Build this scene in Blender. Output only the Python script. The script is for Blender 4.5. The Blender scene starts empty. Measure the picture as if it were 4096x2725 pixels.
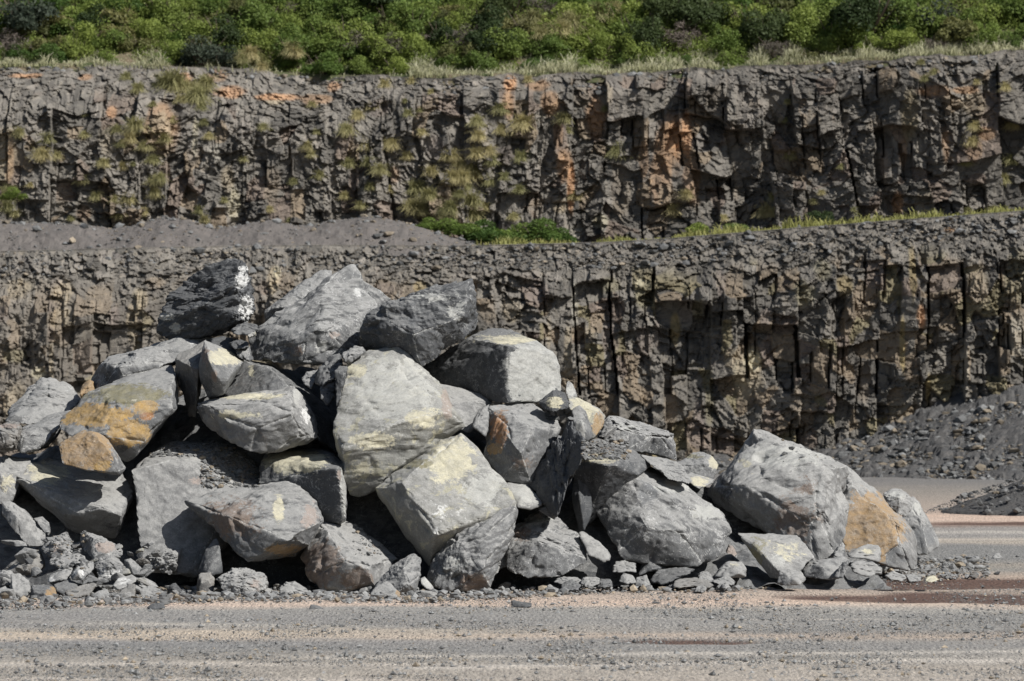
import bpy, bmesh, math, random
import numpy as np
from mathutils import Vector, Matrix
random.seed(7)
SC = bpy.context.scene
COL = SC.collection

# ---------------------------------------------------------------- camera, light, exposure
FPX = 4096 * 200.0 / 36.0          # focal length in photo pixels
CAMZ = 3.5
HZ = 1440.0                         # row of the horizon
PITCH = math.atan((HZ - 1362.5) / FPX)
cam_d = bpy.data.cameras.new('camera'); cam = bpy.data.objects.new('camera', cam_d); COL.objects.link(cam)
cam_d.lens = 200; cam_d.sensor_width = 36; cam_d.clip_end = 3000; cam_d.clip_start = 1
cam.location = (0, 0, CAMZ); cam.rotation_euler = (math.pi / 2 + PITCH, 0, 0)
cam_d.dof.use_dof = True; cam_d.dof.focus_distance = 87; cam_d.dof.aperture_fstop = 4.2
SC.camera = cam
SUN = Vector((0.60, -0.41, 0.69)).normalized()
sd = bpy.data.lights.new('sun', 'SUN'); so = bpy.data.objects.new('sun', sd); COL.objects.link(so)
sd.energy = 5.0; sd.angle = math.radians(0.5); sd.color = (1.0, 0.97, 0.925)
so.rotation_euler = (-SUN).to_track_quat('-Z', 'Y').to_euler(); so.location = (20, -10, 40)
W = bpy.data.worlds.new('World'); SC.world = W; W.use_nodes = True
wn = W.node_tree; bg = wn.nodes['Background']; bg.inputs[1].default_value = 0.05
sky = wn.nodes.new('ShaderNodeTexSky'); sky.sky_type = 'NISHITA'; sky.sun_disc = False
sky.sun_elevation = math.asin(SUN.z); sky.sun_rotation = math.atan2(SUN.x, SUN.y)
wn.links.new(sky.outputs[0], bg.inputs[0])
SC.view_settings.view_transform = 'Standard'; SC.view_settings.look = 'None'
SC.view_settings.exposure = 0.24; SC.view_settings.gamma = 1.0

def gY(py): return FPX * CAMZ / (py - HZ)          # distance of the ground seen at a photo row
cp, sp = math.cos(PITCH), math.sin(PITCH)
def P(px, py, Y):
    u = (px - 2048) / FPX; v = (1362.5 - py) / FPX
    y = cp - v * sp; z = sp + v * cp
    k = Y / y
    return np.array([u * k, Y, CAMZ + z * k])
def proj(v):
    x, y, z = v[:, 0], v[:, 1], v[:, 2] - CAMZ
    f = y * cp + z * sp; up = -y * sp + z * cp
    return 2048 + FPX * x / f, 1362.5 - FPX * up / f
FR = {'A': (0, 1000, 2.2402), 'B': (900, 1000, 2.2402), 'C': (0, 1700, 2.2402), 'D': (900, 1700, 2.2402),
      'E': (1800, 1500, 2.2402), 'F': (2700, 1650, 2.0909), 'H': (1800, 900, 1.7425), 'J': (2200, 2100, 1.2432),
      'K': (0, 2200, 1.1224), 'S': (0, 0, 1.0), 'X': (0, 0, 1.6505), 'Y': (1365, 0, 1.5678), 'Z': (2730, 0, 1.6508)}
def src(f, x, y):
    o = FR[f]; return o[0] + x / o[2], o[1] + y / o[2]

# ---------------------------------------------------------------- noise
def _h(ix, iy, iz, seed):
    n = (ix.astype(np.int64) * 374761393 + iy.astype(np.int64) * 668265263 + iz.astype(np.int64) * 2147483647 + seed * 1274126177) & 0xffffffff
    n = ((n ^ (n >> 13)) * 1274126177) & 0xffffffff
    n = ((n ^ (n >> 16)) * 2246822519) & 0xffffffff
    n = n ^ (n >> 15)
    return (n & 0xffffff) / float(0xffffff)
def vn(p, seed=0):
    i = np.floor(p).astype(np.int64); f = p - i; f = f * f * (3 - 2 * f)
    r = 0
    for dx in (0, 1):
        wx = f[:, 0] if dx else 1 - f[:, 0]
        for dy in (0, 1):
            wy = f[:, 1] if dy else 1 - f[:, 1]
            for dz in (0, 1):
                wz = f[:, 2] if dz else 1 - f[:, 2]
                r = r + wx * wy * wz * _h(i[:, 0] + dx, i[:, 1] + dy, i[:, 2] + dz, seed)
    return r
def fbm(p, o=4, seed=0, g=0.5):
    a = 1.0; s = 0; t = 0
    for k in range(o):
        s = s + a * vn(p * (2.03 ** k) + 17.3 * k, seed + k); t += a; a *= g
    return s / t
def tri(p, seed=0):
    """random heights joined by flat facets: continuous, with straight creases"""
    i = np.floor(p).astype(np.int64); f = p - i; o = np.argsort(-f, axis=1); r = np.arange(len(p)); fs = f[r[:, None], o]
    c = i.copy(); v0 = _h(c[:, 0], c[:, 1], c[:, 2], seed); out = v0 * (1 - fs[:, 0])
    for k in range(3):
        c[r, o[:, k]] += 1; v = _h(c[:, 0], c[:, 1], c[:, 2], seed); out = out + v * (fs[:, k] - (fs[:, k + 1] if k < 2 else 0))
    return out
def h2(ix, iy, seed): return _h(ix, iy, np.zeros_like(ix), seed)
def cell(x, z, seed, jit=0.9):
    """2-D Voronoi: F1, F2-F1, id pair, offset to the cell centre"""
    ix = np.floor(x).astype(np.int64); iz = np.floor(z).astype(np.int64)
    b1 = np.full(x.shape, 9.0); b2 = np.full(x.shape, 9.0); bi = np.zeros_like(ix); bj = np.zeros_like(ix)
    ox = np.zeros_like(x); oz = np.zeros_like(x)
    for a in (-1, 0, 1):
        for b in (-1, 0, 1):
            cx = ix + a; cz = iz + b
            px = cx + 0.5 + (h2(cx, cz, seed) - .5) * jit; pz = cz + 0.5 + (h2(cx, cz, seed + 1) - .5) * jit
            d = np.sqrt((x - px) ** 2 + (z - pz) ** 2)
            n = d < b1
            b2 = np.where(n, b1, np.minimum(b2, d))
            bi = np.where(n, cx, bi); bj = np.where(n, cz, bj); ox = np.where(n, x - px, ox); oz = np.where(n, z - pz, oz)
            b1 = np.where(n, d, b1)
    return b1, b2 - b1, bi, bj, ox, oz
def ss(a, b, x):
    t = np.clip((x - a) / (b - a), 0, 1); return t * t * (3 - 2 * t)

# ---------------------------------------------------------------- object helpers
def tag(o, label=None, cat=None, group=None, kind=None):
    if label: o['label'] = label
    if cat: o['category'] = cat
    if group: o['group'] = group
    if kind: o['kind'] = kind
    return o
def mesh_np(name, v, f, mat, smooth=False, attrs=None):
    me = bpy.data.meshes.new(name)
    v = np.asarray(v, dtype=np.float32); f = np.asarray(f, dtype=np.int32); k = f.shape[1]
    me.vertices.add(len(v)); me.vertices.foreach_set('co', v.ravel())
    me.loops.add(f.size); me.loops.foreach_set('vertex_index', f.ravel())
    me.polygons.add(len(f)); me.polygons.foreach_set('loop_start', np.arange(0, f.size, k, dtype=np.int32))
    me.polygons.foreach_set('loop_total', np.full(len(f), k, dtype=np.int32))
    me.polygons.foreach_set('use_smooth', np.full(len(f), bool(smooth)))
    me.update(calc_edges=True)
    for an, ad in (attrs or {}).items():
        ad = np.asarray(ad, dtype=np.float32)
        if ad.ndim == 1:
            a = me.attributes.new(an, 'FLOAT', 'POINT'); a.data.foreach_set('value', ad)
        else:
            a = me.attributes.new(an, 'FLOAT_COLOR', 'POINT'); a.data.foreach_set('color', ad.ravel())
    me.materials.append(mat)
    return me
def link(name, me, loc=(0, 0, 0), parent=None):
    o = bpy.data.objects.new(name, me); COL.objects.link(o); o.location = loc
    if parent: o.parent = parent
    return o

# ---------------------------------------------------------------- materials
class NT:
    def __init__(s, name):
        s.m = bpy.data.materials.new(name); s.m.use_nodes = True; s.t = s.m.node_tree
        s.b = s.t.nodes['Principled BSDF']; s.b.inputs['Roughness'].default_value = .85
        s.b.inputs['Specular IOR Level'].default_value = .25
    def n(s, typ, **k):
        x = s.t.nodes.new('ShaderNode' + typ)
        for a, b in k.items(): setattr(x, a, b)
        return x
    def l(s, a, b): s.t.links.new(a, b)
    def put(s, inp, v):
        if isinstance(v, bpy.types.NodeSocket): s.l(v, inp)
        elif isinstance(v, (tuple, list)) and len(v) == 3 and inp.type == 'RGBA': inp.default_value = (*v, 1)
        else: inp.default_value = v
    def coord(s, scale=(1, 1, 1), rot=(0, 0, 0)):
        c = s.n('TexCoord'); m = s.n('Mapping'); m.inputs['Scale'].default_value = scale; m.inputs['Rotation'].default_value = rot
        oi = s.n('ObjectInfo'); s.l(c.outputs['Object'], m.inputs[0]); mu = s.n('Math', operation='MULTIPLY'); s.l(oi.outputs['Random'], mu.inputs[0]); mu.inputs[1].default_value = 37
        s.l(mu.outputs[0], m.inputs['Location']); return m.outputs[0]
    def noise(s, v, sc, det=6, rough=.55, dist=0):
        x = s.n('TexNoise'); s.l(v, x.inputs['Vector']); x.inputs['Scale'].default_value = sc; x.inputs['Detail'].default_value = det
        x.inputs['Roughness'].default_value = rough; x.inputs['Distortion'].default_value = dist; return x.outputs[0]
    def ramp(s, v, a, b, lo=0.0, hi=1.0):
        x = s.n('MapRange', interpolation_type='SMOOTHSTEP'); s.put(x.inputs[0], v); x.inputs[1].default_value = a; x.inputs[2].default_value = b
        x.inputs[3].default_value = lo; x.inputs[4].default_value = hi; return x.outputs[0]
    def math(s, op, a, b=0.0):
        x = s.n('Math', operation=op); s.put(x.inputs[0], a); s.put(x.inputs[1], b); return x.outputs[0]
    def mix(s, f, a, b, mode='MIX'):
        x = s.n('Mix', data_type='RGBA', blend_type=mode); s.put(x.inputs[0], f); s.put(x.inputs[6], a); s.put(x.inputs[7], b); return x.outputs[2]
    def attr(s, name):
        x = s.n('Attribute', attribute_name=name); return x
    def bump(s, h, st, d):
        x = s.n('Bump'); s.put(x.inputs['Height'], h); x.inputs['Strength'].default_value = st; x.inputs['Distance'].default_value = d
        s.l(x.outputs[0], s.b.inputs['Normal']); return x
def rockmat(name, lo, hi, dust=(.38, .376, .36), dustamt=.62, vein=.6, edge=.75, cream=0.0, grain=(1, 1, 1), spk=.5):
    t = NT(name); v = t.coord(); vg = t.coord(grain, (.3, .5, .2))
    big = t.noise(v, 1.6, 6, .62, .1); mid = t.noise(vg, 7, 8, .66, .05); fin = t.noise(v, 42, 6, .7)
    c = t.mix(t.ramp(big, .3, .7), lo, hi)
    c = t.mix(t.ramp(mid, .42, .72, 0, .30), c, tuple(x * 1.35 for x in hi))
    c = t.mix(t.ramp(mid, .46, .30, 0, .28), c, tuple(x * .68 for x in lo))
    # dust lying on upward faces
    g = t.n('NewGeometry'); sx = t.n('SeparateXYZ'); t.l(g.outputs['Normal'], sx.inputs[0])
    dz = t.ramp(t.math('ADD', sx.outputs[2], t.math('MULTIPLY', t.math('SUBTRACT', mid, .5), 1.6)), .30, .95, 0, dustamt)
    c = t.mix(dz, c, dust)
    if cream > 0:
        k = t.noise(v, 3.2, 9, .68, .5)
        c = t.mix(t.ramp(k, .66 - cream * .22, .70 - cream * .22, 0, .75), c, (.40, .38, .28))
    # stains of one place: rock colour, plus shade and sunlit faces painted in
    a = t.attr('stain'); n2 = t.math('ADD', t.math('MULTIPLY', t.noise(vg, 4.0, 10, .72, .6), .62), t.math('MULTIPLY', t.noise(v, 19, 8, .75, .3), .38))
    f = t.ramp(t.math('ADD', a.outputs['Alpha'], t.math('MULTIPLY', t.math('SUBTRACT', n2, .5), 3.4)), .40, .56, 0, .86)
    stc = t.mix(t.ramp(mid, .3, .7), a.outputs['Color'], t.mix(.45, a.outputs['Color'], hi))
    c = t.mix(f, c, stc)
    # white crushed edges and impact scars
    e = t.attr('edge'); n3 = t.noise(v, 14, 8, .7, .2)
    f = t.ramp(t.math('ADD', e.outputs['Fac'], t.math('MULTIPLY', t.math('SUBTRACT', n3, .5), 1.8)), .72, 1.05, 0, edge)
    c = t.mix(f, c, (.50, .50, .48))
    # thin pale veins / scratches
    for sc, w, am, rot in ((3.0, .009, 1, (0, .6, .2)), (7, .018, .9, (.5, .1, .9)), (15, .018, .7, (1.5, .7, .3))):
        vv = t.coord((1, 1, 1), rot); q = t.noise(vv, sc, 4, .6, 1.2)
        d = t.math('ABSOLUTE', t.math('SUBTRACT', q, .5)); ln = t.ramp(d, w, w * .25)
        mk = t.ramp(t.noise(vv, sc * .9, 3, .5), .50, .62)
        c = t.mix(t.math('MULTIPLY', t.math('MULTIPLY', ln, mk), vein * am * .75), c, (.46, .46, .45))
    vo = t.n('TexVoronoi'); vs = t.coord((1, .4, .45), (.4, .3, .7)); t.l(vs, vo.inputs['Vector']); vo.inputs['Scale'].default_value = 26; vo.inputs['Randomness'].default_value = 1
    f = t.math('MULTIPLY', t.ramp(vo.outputs['Distance'], .19, .10, 0, spk), t.ramp(t.noise(v, 3.1, 4), .45, .62))
    c = t.mix(f, c, (.45, .45, .44))
    c = t.mix(t.ramp(fin, .38, .62, 0, .22), c, (.02, .02, .02))
    t.l(c, t.b.inputs['Base Color'])
    hh = t.math('ADD', t.math('MULTIPLY', mid, 1.0), t.math('MULTIPLY', t.noise(vg, 30, 8, .75, 0), .45))
    t.bump(hh, .75, .022)
    return t.m
G1 = rockmat('grey_rock', (.105, .108, .111), (.165, .168, .170))
G2 = rockmat('pale_grey_rock', (.16, .161, .160), (.232, .232, .228), dustamt=.66, vein=.5)
G3 = rockmat('scratched_grey_rock', (.105, .107, .109), (.155, .158, .160), vein=1.45, edge=.9, spk=1.2)
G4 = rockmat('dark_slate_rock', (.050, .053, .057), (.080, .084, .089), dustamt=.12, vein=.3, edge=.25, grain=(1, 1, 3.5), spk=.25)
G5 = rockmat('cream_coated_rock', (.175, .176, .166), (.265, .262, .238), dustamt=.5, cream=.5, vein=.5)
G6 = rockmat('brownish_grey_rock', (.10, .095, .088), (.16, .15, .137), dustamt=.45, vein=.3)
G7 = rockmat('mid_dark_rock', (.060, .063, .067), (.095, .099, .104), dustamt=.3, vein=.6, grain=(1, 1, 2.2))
RM = {1: G1, 2: G2, 3: G3, 4: G4, 5: G5, 6: G6, 7: G7}
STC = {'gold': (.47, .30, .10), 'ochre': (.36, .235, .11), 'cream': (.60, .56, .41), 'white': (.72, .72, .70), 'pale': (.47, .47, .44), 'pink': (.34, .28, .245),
       'brown': (.20, .145, .11), 'dark': (.055, .057, .06), 'rust': (.40, .20, .08), 'olive': (.22, .20, .11), 'grey': (.15, .155, .16)}  # dark also paints shaded faces and hollows, pale some sunlit sides

# ---------------------------------------------------------------- boulders
_ico = {}
def ico(l):
    if l not in _ico:
        bm = bmesh.new(); bmesh.ops.create_icosphere(bm, subdivisions=l, radius=1)
        _ico[l] = (np.array([x.co[:] for x in bm.verts]), np.array([[q.index for q in fc.verts] for fc in bm.faces], dtype=np.int32)); bm.free()
    return _ico[l]
def hull_planes(pts):
    bm = bmesh.new()
    for p in pts: bm.verts.new(p)
    bmesh.ops.convex_hull(bm, input=bm.verts)
    bm.normal_update()
    c = np.mean([v.co[:] for v in bm.verts if v.link_faces], axis=0)
    N = []; D = []; ed = []
    for f in bm.faces:
        if f.calc_area() < 1e-5: continue
        n = np.array(f.normal[:]); q = np.array(f.verts[0].co[:]); d = float(n @ (q - c))
        if d < 0: n, d = -n, -d
        N.append(n); D.append(d)
    for e in bm.edges:
        if len(e.link_faces) == 2:
            a, b = e.link_faces
            if a.normal.angle(b.normal, 0) > .35 and e.calc_length() > .12:
                ed.append(((np.array(e.verts[0].co[:]) + np.array(e.verts[1].co[:])) / 2 - c, np.array((a.normal + b.normal).normalized()[:])))
    vv = [(np.array(v.co[:]) - c, np.array(v.normal[:])) for v in bm.verts if v.link_faces]
    bm.free()
    return c, np.array(N), np.array(D), ed, vv
def simplify(N, D, size, tol=.024):
    """drop planes whose loss hardly changes the body, so that faces stay broad and flat"""
    U, _ = ico(4); h = np.array([1.0, 1.0, 1.0]); dot = U @ N.T; R = np.where(dot > 1e-4, D / np.maximum(dot, 1e-4), 99)
    keep = list(range(len(D))); base = R.min(axis=1)
    while len(keep) > 7:
        best = None
        for i in keep:
            k = [j for j in keep if j != i]; e = (R[:, k].min(axis=1) - base).max()
            if best is None or e < best[0]: best = (e, i)
        if best[0] > tol * size: break
        keep.remove(best[1])
    return N[keep], D[keep]
def rock_mesh(name, pts, mat, level=6, amp=.05, seed=0, grain=(1, 1, 1), stain_shade_spots=None, cuts=5, rough=1.0):
    rs = np.random.RandomState(seed + 11)
    c, N, D, ed, vv = hull_planes(pts)
    size = float(np.linalg.norm(np.ptp(np.array(pts), axis=0))) / 1.7
    N, D = simplify(N, D, size)
    aN = []; aD = []
    for k in range(cuts):
        if ed and k % 3 != 2: q, n = ed[rs.randint(len(ed))]
        else: q, n = vv[rs.randint(len(vv))]
        n = n + rs.normal(0, .22, 3); n /= np.linalg.norm(n)
        if n[1] > .5: continue
        sup = max(float(n @ w_[0]) for w_ in vv); aN.append(n); aD.append(sup - size * rs.uniform(.004, .022))
    if aN: N = np.vstack([N, aN]); D = np.concatenate([D, aD])
    U, F = ico(level)
    h = np.ptp(np.array(pts), axis=0) / 2; U = U * h
    dot = U @ N.T
    dot = np.where(dot < 1e-6, 1e-6, dot)
    r = (D / dot).min(axis=1); p0 = U * r[:, None]
    s = 1.0 / max(size, .12)
    q = (p0 + 50 + seed * 3.1) * np.array(grain)
    w = np.stack([fbm(q * 1.3 * s + 9 * k_, 2, seed + k_) for k_ in range(3)], 1) - .5
    qq = q + w * .28 / s
    a1 = fbm(qq * 3.2 * s, 4, seed + 5)
    K = 7.0; t = a1 * K; terr = (np.floor(t) + ss(.72, 1.0, t - np.floor(t))) / K
    a2 = fbm(qq * 9 * s, 5, seed + 9, .6) - .5
    rid = 1 - np.abs(fbm(qq * 5 * s, 4, seed + 23, .6) * 2 - 1)
    t2 = fbm(q * 11 * s, 3, seed + 31) * 5; terr2 = (np.floor(t2) + ss(.6, 1, t2 - np.floor(t2))) / 5
    # broken facets: small tilted planes
    A = np.linalg.qr(rs.normal(0, 1, (3, 3)))[0]; qt = (qq + (fbm(q * 2.5 * s, 2, seed + 71) - .5)[:, None] * .0 / s) @ A
    fac = 0
    for sc_, am_ in ((1.7, .36), (3.9, .40), (8.5, .34), (18, .20), (36, .13)):
        tv = tri(qt * sc_ * s, seed + int(sc_ * 10)) - .5
        fac = fac + (am_ * tv * 1.9 if sc_ > 12 else am_ * (.28 - 4.2 * np.clip(.02 - tv, 0, 1)) + am_ * .35 * tv)      # low octaves: flat joint faces with crisp scoops broken out
    lw = fbm(q * 1.1 * s, 2, seed + 61) - .5
    disp = amp * size * ((terr - .5) * (.05 + .5 * max(rough - 1, 0)) + fac * .54 * rough + (terr2 - .5) * (.04 + .3 * max(rough - 1, 0)) + a2 * .10 + lw * .10 + .03)
    R = (D[None, :] + disp[:, None]) / dot
    part = np.partition(R, 1, axis=1)[:, :2]
    # crushed edges: where two faces nearly tie, knock a little off
    tie = (part[:, 1] - part[:, 0]) * np.linalg.norm(U, axis=1)
    chip = np.exp(-tie / (.018 * size)) * amp * size * 1.2 * np.clip(fbm(q * 7 * s, 3, seed + 41) * 2 - .7, 0, 1)
    r = part[:, 0] - chip / np.maximum(np.linalg.norm(U, axis=1), 1e-3)
    v = U * r[:, None]
    ii = np.argpartition(R, 1, axis=1)[:, :2]; ang = 1 - np.abs((N[ii[:, 0]] * N[ii[:, 1]]).sum(axis=1))
    edge = np.exp(-tie / (.022 * size)) * ss(.06, .25, ang)
    st = np.zeros((len(v), 4)); st[:, :3] = .3
    if stain_shade_spots:
        wx, wy = proj(v + c)
        for (fx, x, y, rx, ry, ck, stg) in stain_shade_spots:
            o = FR[fx]; sx, sy = src(fx, x, y)
            dd = np.sqrt(((wx - sx) / (rx / o[2])) ** 2 + ((wy - sy) / (ry / o[2])) ** 2)
            al = np.clip(1.25 - dd, 0, 1) * stg
            m = al > st[:, 3]
            st[m, :3] = STC[ck]; st[m, 3] = al[m]
    me = mesh_np(name, v, F, mat, level < 6, {'edge': edge, 'stain': st}); return me, c
NB = [0]
def boulder(name, label, pts, Y0, m=1, T=1.0, amp=.05, lv=6, st=None, cat='rock', group='rocks of the big pile', grain=(1, 1, 1), cuts=3, rough=1.0, shr=.72, tilt=None):
    NB[0] += 1
    tilt = (0 if m == 4 else .20) if tilt is None else tilt
    rowsy = [src(f, x, y)[1] for f, L in pts.items() for (x, y, d) in L]; ymin = min(rowsy)
    W3 = []; kd = 1.22; ckn = 'perched' in label
    if st: st = [q if (q[5] != 'white' or ckn) else q[:6] + (q[6] * .62,) for q in st]
    for f, L in pts.items():
        for (x, y, d) in L:
            sx, sy = src(f, x, y); W3.append(P(sx, sy, Y0 + d * kd - tilt * (sy - ymin) / 270.0 + tilt * (max(rowsy) - ymin) / 400.0))
    W3 = np.array(W3); c = W3.mean(axis=0); ym = W3[:, 1].max()
    back = W3.copy(); back[:, 0] = c[0] + (back[:, 0] - c[0]) * shr; back[:, 2] = c[2] + (back[:, 2] - c[2]) * shr - .05 * T
    back[:, 1] = ym + T * .8
    me, cc = rock_mesh(name, np.vstack([W3, back]), RM[m], lv, amp, NB[0] * 7, grain, st, cuts, rough)
    o = link(name, me, tuple(cc))
    return tag(o, label, cat, group)

B = boulder

# ================================================================ THE SETTING
def grid_faces(sh):
    i = np.arange(sh[0] * sh[1]).reshape(sh)
    return np.stack([i[:-1, :-1], i[:-1, 1:], i[1:, 1:], i[1:, :-1]], -1).reshape(-1, 4)
# ---- ground
GB = [  # photo row, colour of the dust or gravel there (left, right)
 (1890, (.20,.195,.185), (.15,.15,.148)), (1925, (.19,.188,.182), (.15,.15,.15)), (1965, (.20,.19,.175), (.20,.185,.165)), (2010, (.22,.20,.18), (.25,.215,.185)), (2040, (.22,.20,.18), (.27,.225,.19)), (2062, (.22,.2,.18), (.36,.27,.21)),
 (2085, (.22,.2,.18), (.38,.29,.23)), (2098, (.2,.18,.16), (.20,.135,.105)), (2112, (.22,.2,.19), (.22,.21,.20)), (2150, (.2,.2,.2), (.20,.20,.195)), (2165, (.2,.2,.19), (.28,.25,.21)), (2185, (.2,.2,.2), (.17,.175,.175)),
 (2240, (.2,.2,.2), (.17,.175,.175)), (2262, (.2,.2,.2), (.23,.21,.18)), (2285, (.2,.2,.2), (.20,.195,.18)), (2310, (.2,.2,.2), (.30,.24,.19)), (2350, (.2,.2,.2), (.24,.20,.17)), (2375, (.26,.25,.23), (.30,.25,.205)),
 (2400, (.33,.28,.235), (.38,.29,.225)), (2420, (.38,.30,.24), (.37,.30,.24)), (2438, (.22,.22,.212), (.24,.235,.22)), (2470, (.20,.20,.197), (.20,.202,.198)), (2505, (.215,.212,.205), (.215,.213,.205)), (2524, (.33,.285,.225), (.20,.20,.195)),
 (2550, (.34,.29,.23), (.30,.25,.205)), (2566, (.20,.20,.20), (.22,.215,.205)), (2590, (.18,.184,.184), (.20,.20,.197)), (2630, (.235,.222,.20), (.235,.225,.205)), (2680, (.25,.232,.205), (.28,.255,.222)), (2760, (.27,.248,.215), (.295,.27,.235)), (2900, (.27,.25,.22), (.28,.26,.23))]
rows = np.array([b[0] for b in GB], float)
ys = np.concatenate([[8, 25, 45], gY(np.arange(2780, 1830, -2.5)), [240, 300, 400, 700]]); ys = np.unique(np.round(ys, 4))
xs = np.concatenate([[-400, -150, -80, -50, -30], np.arange(-20, 20.01, .14), [30, 50, 80, 150, 400]])
gx, gy = np.meshgrid(xs, ys); sh = gx.shape; x = gx.ravel(); y = gy.ravel()
pyr = HZ + FPX * CAMZ / y; pxr = 2048 + x / y * FPX
q = np.stack([x * .12, y * .35, x * 0], 1)
wr = (fbm(q, 4, 77) - .5) * 24 * np.clip((pyr - 1900) / 500, .3, 1.3) + (fbm(np.stack([x * .9, y * 1.3, x * 0], 1), 3, 78) - .5) * 14
pw = np.clip(pyr + wr * .8, 1891, 2890); lr = ss(.15, .8, pxr / 4096)
cl = np.stack([np.interp(pw, rows, [b[1][k] for b in GB]) for k in range(3)], 1); cr = np.stack([np.interp(pw, rows, [b[2][k] for b in GB]) for k in range(3)], 1)
c = cl * (1 - lr[:, None]) + cr * lr[:, None]
def band(y0, k, w, px0, px1, col, am):   # a pale track of crushed dust
    yy = y0 + k * (pxr - 2048) / 1000 + (fbm(np.stack([x * .3, y * 0, x * 0], 1), 3, int(y0)) - .5) * 16
    a = np.exp(-((pyr - yy) / w) ** 2) * ss(px0 - 300, px0 + 100, pxr) * (1 - ss(px1 - 100, px1 + 300, pxr)) * am
    return a[:, None], np.array(col)
for args in ((2622, -9, 6, 1300, 4500, (.40, .375, .335), .5), (2672, -18, 8, 1700, 4500, (.42, .395, .36), .5), (2650, -6, 7, -200, 1700, (.40, .37, .33), .5), (2716, 0, 8, -200, 1500, (.38, .35, .31), .6),
             (2505, 3, 4, 500, 1400, (.34, .32, .28), .6), (2470, 6, 4, 2500, 3500, (.33, .31, .28), .5), (2135, 0, 6, 3500, 4500, (.34, .32, .29), .6), (2160, -4, 5, 3500, 4500, (.38, .33, .27), .6)):
    a, cc = band(*args); c = c * (1 - a) + cc * a
def blob(px0, py0, rx, ry, w=.35): 
    n = (fbm(np.stack([x * .8, y * .8, x * 0], 1), 4, 91) - .5) * 1.1
    return 1 - ss(1 - w, 1 + w * .3, np.sqrt(((pxr - px0) / rx) ** 2 + ((pyr - py0) / ry) ** 2) + n)
wet = np.maximum.reduce([blob(3900, 2334, 800, 21), blob(3900, 2394, 860, 27), blob(2730, 2568, 300, 12), blob(4050, 2092, 420, 7), blob(3350, 2388, 330, 12)])
c = c * 1.62 * (c / .22) ** .30; gm_ = c.mean(axis=1, keepdims=True); c = (gm_ + (c - gm_) * .60) * np.array([1.04, 1.0, .955])
c = c * (1 - wet[:, None]) + np.array([.16, .10, .078]) * wet[:, None]
wat = np.maximum.reduce([blob(3960, 2341, 330, 6, .3), blob(3990, 2392, 260, 6, .3)]) * (wet > .5) * .45
z = (fbm(np.stack([x * .5, y * .5, x * 0], 1), 4, 5) - .5) * .07 - wet * .02 + (fbm(np.stack([x * 4, y * 4, x * 0], 1), 3, 6) - .5) * .02
z = np.where((np.abs(x) > 20) | (y < 50), 0, z)
col = np.concatenate([c, wet[:, None]], 1)
t = NT('gravel_ground'); v = t.coord(); a = t.attr('col'); w = t.attr('water')
f1 = t.noise(v, 9, 8, .75); f2 = t.noise(v, 34, 6, .8); f3 = t.noise(t.coord((.35, 1, 1)), 2.4, 6, .6)
vo = t.n('TexVoronoi'); t.l(v, vo.inputs['Vector']); vo.inputs['Scale'].default_value = 20
cc = t.mix(t.ramp(f1, .35, .68, 0, .55), a.outputs['Color'], t.mix(1.0, a.outputs['Color'], (.70, .71, .73), 'MULTIPLY'))
cc = t.mix(t.ramp(f3, .5, .7, 0, .3), cc, t.mix(1.0, a.outputs['Color'], (1.3, 1.24, 1.15), 'MULTIPLY'))
cc = t.mix(t.ramp(vo.outputs['Distance'], .35, .12, 0, .55), cc, t.mix(.45, cc, (.11, .11, .112)))
cc = t.mix(t.ramp(f2, .55, .75, 0, .4), cc, (.36, .345, .32))
g1 = t.noise(t.coord((1, .07, 1)), 34, 4, .8); g2 = t.noise(t.coord((1, .10, 1)), 12, 6, .8)
cc = t.mix(t.ramp(g1, .50, .38, 0, .75), cc, t.mix(1.0, a.outputs['Color'], (.42, .42, .43), 'MULTIPLY')); cc = t.mix(t.ramp(g1, .54, .64, 0, .6), cc, t.mix(1.0, a.outputs['Color'], (1.45, 1.43, 1.4), 'MULTIPLY'))
cc = t.mix(t.ramp(g2, .50, .34, 0, .4), cc, t.mix(1.0, a.outputs['Color'], (.6, .6, .61), 'MULTIPLY'))
t.l(cc, t.b.inputs['Base Color'])
t.l(t.math('SUBTRACT', .95, t.math('ADD', t.math('MULTIPLY', a.outputs['Alpha'], .35), t.math('MULTIPLY', w.outputs['Fac'], .5))), t.b.inputs['Roughness'])
t.bump(t.math('MULTIPLY', t.math('ADD', f1, t.math('MULTIPLY', vo.outputs['Distance'], -.8)), t.math('SUBTRACT', 1.0, w.outputs['Fac'])), .9, .05)
o = link('ground', mesh_np('ground', np.stack([x, y, z], 1), grid_faces(sh), t.m, True, {'col': col, 'water': wat})); o['kind'] = 'structure'

# ---- rock face material: colours are stored per block of rock
def facemat(name):
    t = NT(name); v = t.coord(); a = t.attr('col')
    m1 = t.noise(v, 3.5, 8, .65, .4); m2 = t.noise(t.coord((1, 1, .22)), 5, 6, .6, .3); m3 = t.noise(v, 16, 6, .7)
    c = t.mix(t.ramp(m1, .35, .65, 0, .45), a.outputs['Color'], t.mix(1.0, a.outputs['Color'], (.6, .6, .62), 'MULTIPLY'))
    c = t.mix(t.ramp(m2, .52, .75, 0, .45), c, t.mix(1.0, a.outputs['Color'], (1.55, 1.45, 1.25), 'MULTIPLY'))
    c = t.mix(t.ramp(m3, .55, .75, 0, .35), c, t.mix(1.0, a.outputs['Color'], (1.5, 1.5, 1.5), 'MULTIPLY'))
    t.l(c, t.b.inputs['Base Color']); t.bump(t.math('ADD', m3, t.math('MULTIPLY', m1, .8)), .6, .05)
    return t.m
FACE = facemat('quarry_rock')
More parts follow.
